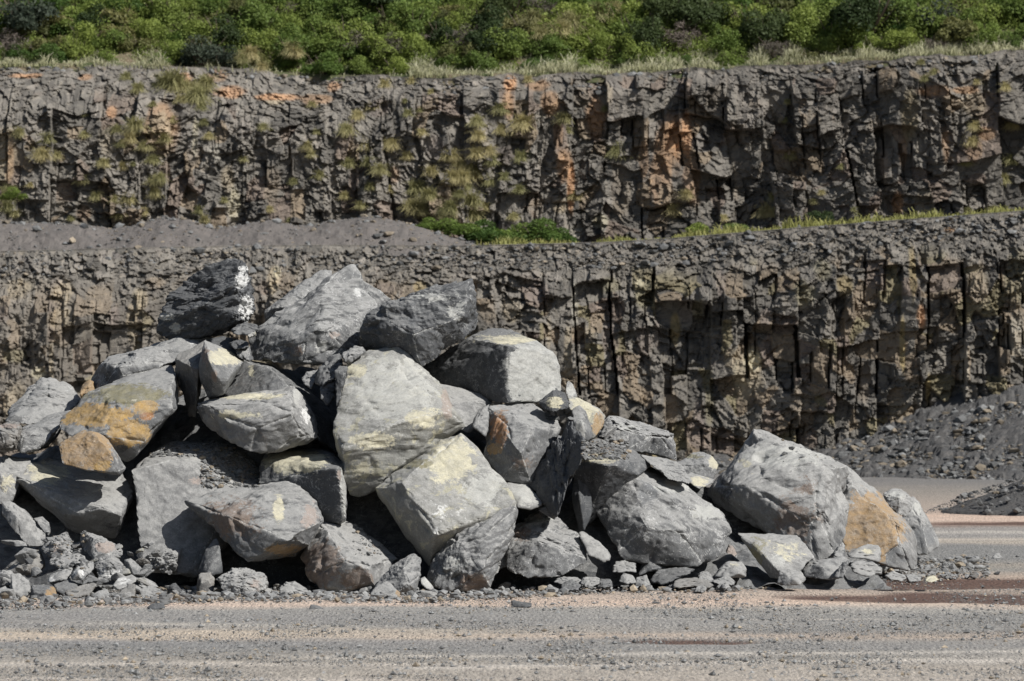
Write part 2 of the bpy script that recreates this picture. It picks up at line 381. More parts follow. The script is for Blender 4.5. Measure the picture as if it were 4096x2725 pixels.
PALS = {'grey': (0.19, 0.181, 0.166), 'dgrey': (0.132, 0.127, 0.118), 'brown': (0.225, 0.188, 0.145), 'red': (0.200, 0.168, 0.146), 'olive': (0.20, 0.18, 0.12), 'tan': (0.338, 0.284, 0.203), 'rust': (0.34, 0.215, 0.125), 'orange': (0.46, 0.27, 0.15), 'pale': (0.429, 0.403, 0.338), 'mauve': (0.22, 0.207, 0.19), 'yellow': (0.33, 0.26, 0.13), 'cream': (0.504, 0.456, 0.324)}
def pal(names, r):
    k = (r * len(names)).astype(int) % len(names); return np.array([PALS[n] for n in names])[k]
def columns(x, z, sx, sz, seed, slant=0.0):
    """upright joint blocks: returns block ids, distance to the joints and place in the block"""
    u = x / sx + slant * z; i = np.floor(u).astype(np.int64); j0 = h2(i, i * 0, seed) * .7 - .35; f = u - i - .5
    left = f < (-.5 + j0 * .5); i = np.where(left, i - 1, i); j0 = h2(i, i * 0, seed) * .7 - .35; j1 = h2(i + 1, i * 0, seed) * .7 - .35
    a0 = i + j0 * .5; a1 = i + 1 + j1 * .5
    right = u > a1; i = np.where(right, i + 1, i); j0 = h2(i, i * 0, seed) * .7 - .35; j1 = h2(i + 1, i * 0, seed) * .7 - .35; a0 = i + j0 * .5; a1 = i + 1 + j1 * .5
    du = np.minimum(u - a0, a1 - u) * sx
    w = z / sz * (.7 + .9 * h2(i, i * 0, seed + 3)) + h2(i, i * 0, seed + 4) * 7; k = np.floor(w).astype(np.int64); dz = np.minimum(w - k, 1 - (w - k)) * sz
    return i, k, du, dz, (u - (a0 + a1) / 2) * sx, (w - k - .5) * sz
def face_field(x, z, rub, colm, deep, seed, spal, rpal, br):
    """relief (metres towards the viewer) and colour of a quarry face"""
    p = np.stack([x, z, x * 0], 1)
    wx = (fbm(p * np.array([.3, .16, 1]), 2, seed) - .5) * 1.3 + (fbm(p * 1.6, 2, seed + 1) - .5) * .07; wz = (fbm(p * .7, 3, seed + 2) - .5) * 1.0
    xw = x + wx; zw = z + wz
    i, k, du, dz, ou, ow = columns(xw, zw, 1.25, 2.6, seed + 10, .02)
    r = h2(i, k, seed + 20); D1 = (r - .5) * .78 + (h2(i, k, seed + 21) - .35) * .55 * ou + (h2(i, k, seed + 22) - .65) * .35 * ow
    open_ = (h2(i, k, seed + 23) > .80) & (du < .02 + .10 * h2(i, k, seed + 24))
    D1 = D1 - open_ * (.55 * deep)
    i2, k2, du2, dz2, ou2, ow2 = columns(xw * 1.0 + .37, zw, .5, 1.15, seed + 30, -.03)
    r2 = h2(i2, k2, seed + 31); D2 = (r2 - .5) * (.30 + .45 * colm) + (h2(i2, k2, seed + 32) - .5) * .75 * ou2 - (du2 < .05) * (h2(i2, k2, seed + 34) > .82) * .3 * deep + (h2(i2, k2, seed + 33) - .6) * .45 * ow2
    i3, k3, du3, dz3, ou3, ow3 = columns(xw + .11 * np.sin(z * 2.1), zw + .2, .24, .48, seed + 130, .05)
    D3 = (h2(i3, k3, seed + 131) - .5) * .22 + (h2(i3, k3, seed + 132) - .5) * .9 * ou3 + (h2(i3, k3, seed + 133) - .6) * .5 * ow3; D2 = D2 + D3 * (fbm(p * 1.3, 2, seed + 8) > .45)
    q = fbm(p * 1.0, 2, seed + 3) > .46
    e1, e2, bi, bj, ox, oz = cell(xw / .55, zw / .72, seed + 40)
    r3 = h2(bi, bj, seed + 41); V1 = (r3 - .5) * .36 + ox * (h2(bi, bj, seed + 42) - .5) * .6 + oz * (h2(bi, bj, seed + 43) - .68) * .5 - (e2 < .05) * .05 * (h2(bi, bj, seed + 44) > .5)
    f1, f2, ci, cj, px, pz = cell(xw / .20, zw / .19, seed + 50)
    r4 = h2(ci, cj, seed + 51); V2 = (r4 - .5) * .15 + px * (h2(ci, cj, seed + 52) - .5) * .30 + pz * (h2(ci, cj, seed + 53) - .75) * .30
    g1, g2_, di, dj, qx, qz = cell(xw / .10, zw / .08, seed + 60)
    V3 = (h2(di, dj, seed + 61) - .5) * .06 + qz * (h2(di, dj, seed + 62) - .8) * .08
    bl = np.clip(fbm(p * .8, 3, seed + 4) * 2.6 - .75, 0, 1)    # where the rock is shattered rather than jointed
    solid = D1 * (1.0 * colm + .45 * (1 - colm)) + np.where(q, D2, 0) * (1 - bl * .6) + V1 * (.2 + .7 * bl) + V2 * (.25 + .6 * bl) + V3 * (.2 + bl * .7)
    rubb = V1 * .35 + V2 * .85 + V3 * 1.3 + (fbm(p * 1.4, 3, seed + 5) - .5) * .5
    h = solid * (1 - rub) + rubb * rub + (fbm(p * 6, 4, seed + 6, .6) - .5) * .04
    h = h + (fbm(np.stack([x * .16, z * .12, x * 0], 1), 3, seed + 7) - .5) * .6 * colm
    cs = np.where((bl > .5)[:, None], pal(spal, h2(bi, bj, seed + 70)), np.where(q[:, None], pal(spal, h2(i2, k2, seed + 71)), pal(spal, h2(i, k, seed + 72))))
    cr_ = pal(rpal, h2(ci, cj, seed + 73))
    c = cs * (1 - rub[:, None]) + cr_ * rub[:, None]
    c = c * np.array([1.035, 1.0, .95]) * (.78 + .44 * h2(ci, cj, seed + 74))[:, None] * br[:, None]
    return h, c
def apply_st(c, pxx, pyy, p, L, seed):
    n = (fbm(p * 2.2, 5, seed, .6) - .5) * 1.5; n2 = (fbm(p * np.array([6, .7, 1]), 4, seed + 3) - .5) * 1.5
    for (f, x, y, rx, ry, k, s) in L:
        o = FR[f]; sx, sy = src(f, x, y)
        d = np.sqrt(((pxx - sx) / (rx / o[2])) ** 2 + ((pyy - sy) / (ry / o[2])) ** 2) + n * .5 + n2 * .22
        a = (1 - ss(.65, 1.15, d)) * np.clip(s * .92, 0, 1)
        c = c * (1 - a[:, None]) + np.array(PALS[k]) * (.65 + .7 * np.clip(n + .5, 0, 1))[:, None] * a[:, None]
    return c
EDGE = [(-3000, 1000), (0, 1000), (600, 985), (1200, 975), (1850, 978), (2400, 965), (2700, 947), (3000, 922), (3500, 882), (4096, 838), (5600, 740)]
ex = np.array([a for a, b in EDGE], float); ey = np.array([b for a, b in EDGE], float)
def edge_y(x): return 177 - 3 * ss(2, 18, x)
def edge_z(x):
    Y = edge_y(x); px = 2048 + x / Y * FPX
    return CAMZ + (HZ - np.interp(px, ex, ey)) / FPX * Y
XW = np.concatenate([np.arange(-34, -21, .09), np.arange(-21, 21, .04), np.arange(21, 34.01, .09)])
# ---- lower face
nz = 225; tt = np.linspace(0, 1, nz)
gx, gt = np.meshgrid(XW, tt); sh = gx.shape; x = gx.ravel(); tz = gt.ravel(); zt = edge_z(x); z = tz * (zt + .4) - .4
Y0 = edge_y(x); px = 2048 + x / Y0 * FPX; py = HZ - (z - CAMZ) / Y0 * FPX
top = zt - z
rub = 1 - ss(.8, 1.75, top + (fbm(np.stack([x * .7, z * .7, x * 0], 1), 4, 201) - .5) * 1.6)
rub = np.maximum(rub, ss(9, 16, x) * (1 - ss(.2, 1.0, z - .8)) * .9)
colm = ss(-6, 3, x) * .8 + .2; deep = ss(-3, 4, x)
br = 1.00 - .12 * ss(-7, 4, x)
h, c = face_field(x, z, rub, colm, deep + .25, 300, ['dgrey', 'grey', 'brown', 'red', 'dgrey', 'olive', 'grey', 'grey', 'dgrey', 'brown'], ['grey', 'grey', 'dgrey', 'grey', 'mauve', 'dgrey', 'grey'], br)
p = np.stack([x, z, x * 0], 1)
lw = (1 - ss(-6, 0, x)) * (1 - rub); c = c * (1 - .4 * lw[:, None]) + np.array([.20, .175, .145]) * .4 * lw[:, None]
LST = [('A', 560, 380, 130, 140, 'tan', .7), ('A', 580, 620, 140, 120, 'tan', .7), ('A', 560, 780, 90, 100, 'brown', .8), ('A', 850, 400, 90, 90, 'brown', .8), ('A', 1030, 620, 60, 140, 'red', .9), ('A', 1190, 620, 55, 200, 'tan', .8), ('A', 1260, 450, 70, 110, 'tan', .9), ('A', 1400, 290, 110, 60, 'brown', .9),
       ('A', 150, 950, 110, 70, 'olive', .8), ('A', 370, 1100, 80, 60, 'cream', .6), ('A', 480, 1050, 25, 250, 'tan', .7), ('A', 150, 350, 110, 100, 'tan', .6), ('A', 170, 1380, 120, 200, 'tan', .6), ('A', 30, 580, 80, 80, 'red', .7), ('B', 430, 280, 70, 140, 'tan', 1.0), ('B', 460, 200, 40, 60, 'cream', .7), ('B', 1740, 330, 60, 60, 'yellow', .6), ('B', 1430, 350, 100, 60, 'red', .6),
       ('H', 600, 460, 90, 90, 'red', .9), ('H', 430, 590, 90, 90, 'tan', .5), ('H', 270, 610, 60, 100, 'brown', .8), ('H', 870, 550, 25, 180, 'pale', .7), ('H', 930, 760, 110, 60, 'tan', .5), ('H', 820, 950, 30, 250, 'tan', .7), ('H', 690, 750, 20, 120, 'tan', .6), ('H', 1130, 420, 80, 70, 'olive', .7), ('H', 1350, 490, 80, 90, 'olive', .95), ('H', 1330, 400, 50, 22, 'cream', .8),
       ('H', 1110, 800, 60, 150, 'red', .8), ('H', 1350, 820, 60, 130, 'red', .8), ('H', 1570, 720, 40, 120, 'yellow', .8), ('H', 1640, 600, 50, 90, 'red', .7), ('H', 1730, 590, 40, 80, 'olive', .8), ('H', 1530, 1290, 60, 160, 'brown', .95), ('H', 1730, 1330, 40, 150, 'red', .8), ('H', 1960, 940, 60, 90, 'tan', .8), ('H', 2020, 1050, 60, 120, 'cream', .5), ('H', 1800, 1180, 35, 250, 'olive', .7), ('H', 1440, 760, 35, 120, 'red', .6),
       ('S', 2990, 1500, 60, 110, 'tan', .8), ('S', 3010, 1440, 40, 50, 'cream', .9), ('S', 3195, 1640, 50, 110, 'brown', .95), ('S', 3215, 1180, 50, 60, 'olive', .8), ('S', 3290, 1080, 40, 50, 'olive', .6), ('S', 3380, 1140, 35, 50, 'yellow', .55), ('S', 3605, 1380, 12, 120, 'yellow', .9), ('S', 3680, 1270, 20, 60, 'orange', .7), ('S', 3650, 1100, 16, 120, 'yellow', .7), ('S', 3710, 1560, 12, 70, 'yellow', .8), ('S', 3590, 1660, 40, 80, 'tan', .6),
       ('S', 3905, 1160, 45, 110, 'tan', .55), ('S', 4070, 1110, 60, 110, 'olive', .8), ('S', 4060, 1340, 50, 90, 'pale', .5), ('S', 3850, 1480, 20, 110, 'pale', .5), ('S', 3810, 915, 20, 12, 'rust', 1.0), ('S', 3760, 950, 25, 16, 'brown', .8), ('S', 3450, 1530, 35, 90, 'brown', .7), ('S', 2880, 1130, 25, 60, 'red', .7), ('S', 3060, 1270, 30, 40, 'red', .8)]
c = apply_st(c, px, py, p, LST, 400)
h = h * ss(0, .25, top)
y = Y0 + (tz - 1) * 1.3 - h + (1 - np.clip(top / 2.0, 0, 1)) ** 1.3 * 1.6
y = y - ss(8, 15, x) * np.clip(1.5 - z, 0, 3) * .9
o = link('cliff', mesh_np('cliff', np.stack([x, y, z], 1), grid_faces(sh), FACE, False, {'col': np.concatenate([c, np.ones((len(c), 1))], 1)})); o['kind'] = 'structure'
# ---- ledge above it
UT = [(-3000, 245), (0, 262), (400, 262), (700, 275), (1000, 285), (1300, 308), (1650, 310), (2000, 302), (2400, 296), (3000, 268), (3500, 236), (4096, 204), (5600, 130)]
ux = np.array([a for a, b in UT], float); uy = np.array([b for a, b in UT], float)
def rim_y(x): return edge_y(x) + 12.4 + 1.9 * (1 - ss(-8, -1, x))
def rim_z(x):
    Y = rim_y(x); pxx = 2048 + x / Y * FPX
    return CAMZ + (HZ - np.interp(pxx, ux, uy)) / FPX * Y
t = NT('ledge_dirt'); v = t.coord(); m1 = t.noise(v, 3, 8, .7); m2 = t.noise(v, 18, 6, .75)
cc = t.mix(t.ramp(m1, .35, .65), (.125, .115, .108), (.165, .149, .138)); cc = t.mix(t.ramp(m2, .56, .7, 0, .5), cc, (.25, .23, .215)); cc = t.mix(t.ramp(m2, .42, .3, 0, .5), cc, (.07, .065, .065))
t.l(cc, t.b.inputs['Base Color']); t.bump(m2, .8, .06); DIRT = t.m
gx, gt = np.meshgrid(np.arange(-34, 34.01, .2), np.linspace(0, 1, 30)); sh = gx.shape; x = gx.ravel(); s_ = gt.ravel()
y = edge_y(x) + 1.55 + s_ * 12; z = edge_z(x) - .02 + (fbm(np.stack([x, y, x * 0], 1), 3, 9) - .5) * .12 * (s_ > .02)
o = link('ledge', mesh_np('ledge', np.stack([x, y, z], 1), grid_faces(sh), DIRT, True)); o['kind'] = 'structure'
# ---- upper face
nz = 250; tt = np.linspace(0, 1, nz)
gx, gt = np.meshgrid(XW, tt); sh = gx.shape; x = gx.ravel(); tz = gt.ravel(); zb = edge_z(x) - .3; zt = rim_z(x); z = zb + tz * (zt - zb)
Yb = edge_y(x) + 10.5; px = 2048 + x / Yb * FPX; py = HZ - (z - CAMZ) / Yb * FPX; top = zt - z; p = np.stack([x, z, x * 0], 1)
lft = 1 - ss(-8, -1, x)
rub = 1 - ss(.15 + lft * .75, .55 + lft * 1.1, top + (fbm(p * .8, 4, 501) - .5) * 1.3)
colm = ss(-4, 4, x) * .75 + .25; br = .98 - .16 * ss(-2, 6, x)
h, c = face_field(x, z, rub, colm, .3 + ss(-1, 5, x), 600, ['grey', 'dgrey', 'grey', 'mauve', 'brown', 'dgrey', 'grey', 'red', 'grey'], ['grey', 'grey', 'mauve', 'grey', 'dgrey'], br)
UST = [('X', 40, 1000, 75, 200, 'tan', .9), ('X', 60, 1050, 35, 160, 'rust', .6), ('X', 120, 465, 110, 22, 'orange', .8), ('X', 520, 480, 50, 30, 'orange', .7), ('X', 720, 730, 35, 45, 'orange', .8), ('X', 1060, 830, 130, 190, 'rust', .7), ('X', 1060, 880, 90, 150, 'tan', .7), ('X', 700, 930, 60, 110, 'tan', .45), ('X', 1280, 900, 22, 130, 'cream', .85), ('X', 1260, 950, 60, 120, 'mauve', .5), ('X', 1500, 1180, 50, 110, 'tan', .7), ('X', 1540, 1350, 45, 130, 'cream', .6), ('X', 1430, 1010, 25, 70, 'pale', .6),
       ('X', 1180, 490, 60, 35, 'orange', .75), ('X', 1400, 480, 80, 40, 'rust', .6), ('X', 1500, 590, 110, 50, 'orange', .7), ('X', 1800, 625, 160, 30, 'orange', .85), ('X', 2080, 640, 110, 40, 'rust', .7), ('X', 1800, 660, 80, 20, 'tan', .8), ('X', 2190, 540, 50, 50, 'orange', .6), ('X', 1790, 1220, 60, 130, 'brown', .8), ('X', 550, 1410, 50, 60, 'rust', .35), ('X', 1390, 1000, 30, 50, 'pale', .4), ('X', 400, 1300, 40, 110, 'brown', .6),
       ('Y', 1060, 520, 50, 60, 'orange', .85), ('Y', 1050, 650, 40, 110, 'rust', .8), ('Y', 1240, 520, 90, 45, 'rust', .75), ('Y', 1310, 640, 60, 90, 'rust', .75), ('Y', 1360, 840, 35, 90, 'rust', .6), ('Y', 1400, 1040, 60, 100, 'rust', .85), ('Y', 1440, 1180, 25, 180, 'orange', .9), ('Y', 1370, 1290, 50, 60, 'tan', .8), ('Y', 1600, 720, 70, 140, 'rust', .8), ('Y', 1660, 580, 50, 90, 'tan', .6), ('Y', 1520, 600, 60, 70, 'brown', .7), ('Y', 2060, 900, 100, 200, 'rust', .8), ('Y', 2090, 860, 40, 110, 'orange', .7), ('Y', 2000, 1150, 80, 180, 'rust', .6), ('Y', 2060, 1280, 90, 120, 'tan', .45),
       ('Y', 1900, 1000, 30, 130, 'rust', .6), ('Y', 1750, 1200, 60, 220, 'brown', .6), ('Y', 1620, 1390, 50, 50, 'cream', .6), ('Y', 1480, 1450, 50, 40, 'pale', .6), ('Y', 1200, 1280, 70, 90, 'brown', .6), ('Y', 230, 670, 90, 60, 'red', .7), ('Y', 590, 920, 60, 90, 'red', .6), ('Y', 330, 1090, 35, 70, 'rust', .5), ('Y', 860, 860, 40, 40, 'mauve', .5), ('Y', 1040, 970, 60, 60, 'red', .6), ('Y', 270, 445, 60, 14, 'orange', .6),
       ('Z', 30, 880, 35, 160, 'orange', .8), ('Z', 60, 1200, 60, 180, 'rust', .6), ('Z', 1500, 780, 60, 200, 'yellow', .35), ('Z', 1460, 1000, 35, 110, 'rust', .6), ('Z', 1670, 600, 110, 40, 'rust', .7), ('Z', 1930, 680, 90, 100, 'tan', .65), ('Z', 1880, 590, 100, 30, 'rust', .8), ('Z', 1740, 950, 30, 120, 'rust', .6), ('Z', 1600, 1340, 60, 110, 'tan', .5), ('Z', 1430, 1350, 40, 90, 'rust', .8), ('Z', 2010, 880, 60, 50, 'rust', .7), ('Z', 2060, 640, 60, 60, 'red', .6), ('Z', 360, 900, 90, 90, 'brown', .5), ('Z', 220, 660, 90, 90, 'brown', .35), ('Z', 1300, 830, 90, 50, 'brown', .5), ('Z', 1340, 1080, 35, 90, 'red', .6), ('Z', 480, 680, 50, 40, 'brown', .6), ('Z', 1920, 1000, 60, 90, 'rust', .4), ('Z', 850, 790, 60, 60, 'brown', .6), ('Z', 360, 1270, 30, 60, 'brown', .5)]
c = apply_st(c, px, py, p, UST, 700)
h = h * ss(0, .25, top)
lean = (1 - ss(0, 2.1, top)) * lft * 2.0 + (1 - ss(0, .8, top)) * .7
y = Yb + tz * .9 - h + lean
zz = z + (fbm(np.stack([x * 1.3, x * 0, x * 0], 1), 4, 33) - .5) * .35 * ss(.9, 1, tz)
o = link('cliff', mesh_np('cliff', np.stack([x, y, zz], 1), grid_faces(sh), FACE, False, {'col': np.concatenate([c, np.ones((len(c), 1))], 1)})); o['kind'] = 'structure'
# ---- hillside above the rim
def hill_z(x, y): return rim_z(x) + .05 + np.maximum(y - rim_y(x) - .6, 0) * .60
gx, gt = np.meshgrid(np.arange(-40, 40.01, .5), np.concatenate([np.linspace(-.35, 12, 60), [20, 40, 80]])); sh = gx.shape; x = gx.ravel(); s_ = gt.ravel()
y = rim_y(x) + s_; z = hill_z(x, y) + (fbm(np.stack([x * .5, y * .5, x * 0], 1), 3, 44) - .5) * .4 * (s_ > 0) - (s_ < -.3) * .35
t = NT('hill_soil'); t.l(t.mix(t.ramp(t.noise(t.coord(), 1.2, 8, .7), .4, .6), (.06, .075, .03), (.15, .12, .08)), t.b.inputs['Base Color']); 
o = link('hillside', mesh_np('hillside', np.stack([x, y, z], 1), grid_faces(sh), t.m, True)); o['kind'] = 'structure'

# ---- heaps of gravel tipped on the ledge
def heap(label, cx, py_top, hw, Y, seed, rock=False, base=None):
    """a smooth tipped heap: centre column and crest row in the photo, half width in photo pixels"""
    c = P(cx, py_top, Y); w = hw / FPX * Y; zb = base if base is not None else float(edge_z(np.array([c[0]]))[0]) - .1; H = c[2] - zb
    a, r = np.meshgrid(np.linspace(0, 2 * math.pi, 97)[:-1], np.linspace(0, 1, 40)); a_, r_ = a.ravel(), r.ravel()
    X = r_ * np.cos(a_) * w; Yy = r_ * np.sin(a_) * min(w, 3.2) * .9
    n = fbm(np.stack([X * 1.2 + seed, Yy * 1.2, X * 0], 1), 4, seed); n2 = fbm(np.stack([X * 8, Yy * 8, X * 0], 1), 3, seed + 1)
    Z = H * (1 - r_ ** 1.7) * (.8 + .4 * n * (1 - r_ * .5)) + (n2 - .5) * .07
    Z = Z * H / max(Z.max(), .01)
    V = np.stack([X, Yy, np.where(r_ > .99, -.15, Z)], 1)
    m = 96; F = []
    for k in range(39):
        for q in range(m): F.append((k * m + q, k * m + (q + 1) % m, (k + 1) * m + (q + 1) % m, (k + 1) * m + q))
    o = link('gravel_heap', mesh_np('gravel_heap', V, F, DIRT if not rock else TAL, True), (c[0], Y, zb))
    return tag(o, label, 'gravel heap', 'heaps of tipped gravel')
t = NT('talus_dirt'); v = t.coord(); m1 = t.noise(v, 3, 8, .7); m2 = t.noise(v, 14, 6, .8)
cc = t.mix(t.ramp(m1, .35, .65), (.085, .085, .086), (.125, .12, .115)); cc = t.mix(t.ramp(m2, .56, .7, 0, .45), cc, (.19, .185, .175)); cc = t.mix(t.ramp(m2, .42, .3, 0, .5), cc, (.045, .045, .045))
t.l(cc, t.b.inputs['Base Color']); t.bump(m2, .8, .08); TAL = t.m
heap('dark gravel mound on the quarry floor at the right edge', 4330, 1880, 580, 130, 15, True, 0.0)
# long uneven bank of tipped gravel along the left of the ledge
BK = [(-900, 880), (0, 884), (170, 892), (330, 896), (450, 916), (560, 896), (650, 867), (760, 880), (850, 914), (960, 902), (1080, 884), (1180, 902), (1240, 902), (1320, 880), (1480, 867), (1600, 886), (1700, 915), (1800, 950), (1900, 980), (2000, 1000)]
bkx = np.array([a for a, b in BK], float); bky = np.array([b for a, b in BK], float)
def bank_z(x, s_):
    Y = edge_y(x) + 3.6; px = 2048 + x / Y * FPX; crest = CAMZ + (HZ - np.interp(px, bkx, bky)) / FPX * Y; e = edge_z(x) - .35
    n = fbm(np.stack([x * 1.1, s_ * 2, x * 0], 1), 4, 61); n2 = fbm(np.stack([x * 7, s_ * 16, x * 0], 1), 4, 62)
    return e + (crest - e) * np.clip(np.sin(np.clip(s_, 0, 1) * math.pi / 1.5), 0, 1) ** .8 + (n2 - .5) * .10 + (n - .5) * .16 * np.sin(s_ * math.pi)
gx, gt = np.meshgrid(np.arange(-30, -.6, .08), np.linspace(0, 1, 70)); sh = gx.shape; x = gx.ravel(); s_ = gt.ravel()
y = edge_y(x) + 1.3 + s_ * 3.6 + (fbm(np.stack([x * 2, s_ * 5, x * 0], 1), 3, 63) - .5) * .3; z = bank_z(x, s_)
o = link('gravel_bank', mesh_np('gravel_bank', np.stack([x, y, z], 1), grid_faces(sh), DIRT, False)); o['kind'] = 'structure'
# ---- apron of broken rock at the foot of the lower face
def talus_h(x, y):
    Y = edge_y(x) - 1.0; foot = 1.2 + 6.5 * ss(6, 17, x) + 1.0 * (fbm(np.stack([x * .3, x * 0, x * 0], 1), 2, 70)); tp = .5 + 2.5 * ss(7, 17.5, x)
    return tp * np.clip(1 - (Y - y) / foot, 0, 1.1) ** 1.25 - .08
gx, gt = np.meshgrid(np.arange(-23, 23.01, .09), np.linspace(0, 1, 110)); sh = gx.shape; x = gx.ravel(); s_ = gt.ravel()
y = edge_y(x) - 9.5 + s_ * 10.5; q = np.stack([x, y, x * 0], 1)
a1, a2, bi, bj, ox, oz = cell(x / .3, y / .4, 71); 
z = talus_h(x, y); live = z > -.06; z = z + live * ((fbm(q * 1.1, 4, 72) - .5) * .4 + h2(bi, bj, 73) * .12 * ss(.02, .2, a2))
o = link('scree_slope', mesh_np('scree_slope', np.stack([x, y, z], 1), grid_faces(sh), TAL, False)); o['kind'] = 'structure'

# ================================================================ THE PILE
# every stone: silhouette and inner corners as (x, y, metres behind the stone's front), its distance, material
B('boulder', 'dark jagged slate boulder with white crushed patches perched at the pile top left',
  {'A': [(1365,690,.75),(1480,480,.85),(1570,340,.95),(1660,250,1.0),(1830,175,1.05),(2000,115,.95),(2170,100,.85),(2250,210,.9),(2292,340,.95),(2272,560,.85),(2222,645,.65),
         (2110,330,.22),(2120,640,.12),(1480,795,.72),(1640,785,.62),(1820,780,.5),(2000,745,.35),(1760,520,.32)]}, 89.2, 4, amp=.075, lv=7, grain=(1.0,1,1.8), rough=1.7, cuts=6,
  st=[('A',2165,270,75,90,'white',1.0),('A',2205,520,75,150,'white',1.0),('A',2190,170,90,40,'white',.7),('A',1500,600,100,45,'pale',1.0),('A',1570,700,70,60,'pale',.9)])
B('boulder', 'grey slab with a black broken end leaning behind the great pyramid-shaped boulder',
  {'B': [(330,548,.6),(352,650,.5),(580,575,.35),(575,505,.25),(440,520,.3),(560,430,.7),(720,250,.95),(840,183,1.0),(905,155,1.0),(965,185,1.0),(940,420,.5),(800,620,.35)]}, 90.1, 3, amp=.05, lv=6,
  st=[('B',650,500,70,60,'olive',.8)])
B('boulder', 'thin grey slab peeking out behind the right shoulder of the top boulder',
  {'B': [(1180,250,.2),(1250,290,.2),(1380,350,.3),(1500,440,.4),(1420,480,.2),(1300,600,.1),(1150,600,.1),(1150,350,.3)]}, 90.6, 3, amp=.05, lv=5)
B('boulder', 'great pyramid-shaped grey boulder with white scratches at the top of the pile',
  {'B': [(330,665,.75),(660,560,.65),(905,285,.85),(1000,190,1.1),(1075,150,1.15),(1135,132,1.2),(1190,170,1.2),(1245,290,1.1),(1275,440,.85),(1370,500,.8),(1290,650,.7),(1215,760,.5),(1240,870,.45),(1040,905,.2),(870,1022,.2),
         (740,985,.15),(640,1028,.2),(460,990,.35),(265,985,.65),(205,870,.8),(215,780,.85),(860,440,.55),(790,575,.38),(1050,640,.3),(720,790,.05),(920,730,.08)]}, 88.6, 3, amp=.06, lv=7, cuts=9,
  st=[('B',620,860,120,110,'brown',.55),('B',980,760,80,50,'pink',.7),('B',1190,380,60,80,'white',.8),('B',880,850,150,90,'pale',.5),('B',360,990,90,25,'olive',.9)])
B('boulder', 'dark blocky boulder with pits and white bruises overhanging the upper middle',
  {'B': [(1210,720,.5),(1240,590,.6),(1385,495,.55),(1500,435,.75),(1720,370,1.05),(2190,258,1.15),(2215,300,1.0),(2240,430,.85),(2316,560,.95),(2270,700,.75),(1960,915,.35),(1770,1040,.25),(1700,970,.22),(1590,840,.3),
         (1280,898,.75),(1222,850,.7),(1430,490,.35),(2185,300,.42),(2130,600,.2),(1700,760,.05),(1420,640,.22)]}, 87.7, 7, amp=.07, lv=7, cuts=5, rough=1.4, tilt=.08,
  st=[('B',1850,420,280,60,'pale',.55),('B',2080,560,120,120,'pale',.6),('B',1700,640,120,120,'grey',.6),('B',1290,800,80,110,'dark',.9),('B',2200,380,40,120,'white',.5)])  # dark spot paints the shade of the lower left underside
B('boulder', 'big slanting slab with a pale ribbed face in the centre of the pile',
  {'B': [(1060,1060,.95),(1120,955,1.15),(1300,895,1.3),(1540,822,1.45),(1585,832,1.45),(1740,1020,1.3),(1860,1180,1.1),(1930,1200,1.05),(2050,1380,.85),(2148,1540,.7),(2145,1600,.7),
         (1530,862,1.2),(1700,1060,.95),(1880,1225,.72),(2040,1460,.42),(1800,1490,.18),(1500,1600,.1),(1250,1700,.06),(1060,1775,.08),(985,1740,.4),(995,1560,.55),(1020,1480,.6)],
   'D': [(1080,560,.42),(1080,430,.32),(1125,650,.5),(1205,665,.5),(1345,590,.42),(1500,405,.32),(1640,300,.32),(1970,40,.45)]}, 86.3, 5, amp=.035, lv=7, grain=(1,1,1.8), cuts=4,
  st=[('B',1500,1250,560,420,'pale',.75),('B',1180,1080,160,120,'cream',.75),('D',1330,150,260,110,'cream',.85),('B',1780,1500,240,120,'cream',.85),('D',1250,400,160,130,'cream',.6),('B',1990,1350,60,220,'pink',1.0),('B',1650,950,60,160,'pale',1.2)])
B('boulder', 'cream-faced leaning block with a black left side at the front centre of the pile',
  {'D': [(1345,562,.85),(1500,455,.95),(1900,145,1.35),(2100,75,1.3),(2136,80,1.2),(2356,302,.95),(2456,422,.8),(2606,662,.45),(2620,740,.4),(2300,830,.15),(2000,940,.0),(1868,1010,-.05),(1590,515,.42),(2050,130,1.12),(1400,590,.72),
         (1800,800,.12),(1855,1180,.42),(1830,1290,.6),(1740,1150,.9),(1540,900,1.25),(1385,650,1.1)]}, 85.2, 5, amp=.04, lv=7, cuts=4, shr=.8,
  st=[('D',2030,330,260,260,'cream',1.0),('D',2300,560,260,240,'pale',.8),('D',1950,800,200,160,'white',.65),('D',1750,340,340,60,'olive',.7),('D',1900,950,60,60,'white',1.0)])
B('boulder', 'grey boulder wedged under the cream-faced block, with a brown lower corner',
  {'D': [(1790,1340,.5),(1860,1190,.5),(1900,1080,.5),(1990,940,.55),(2300,790,.55),(2600,690,.6),(2640,850,.5),(2520,1000,.4),(2430,1110,.35),(2362,1440,.25),(2250,1505,.3),(2080,1508,.15),(1880,1450,.2),(1800,1400,.4),
         (2290,1290,.0),(2080,1040,.12),(2300,1020,.12)]}, 84.9, 1, amp=.075, lv=7, rough=1.2,
  st=[('D',2230,1430,140,110,'brown',1.1),('D',2050,1200,200,150,'pale',.5),('D',2300,900,200,60,'dark',.4)])
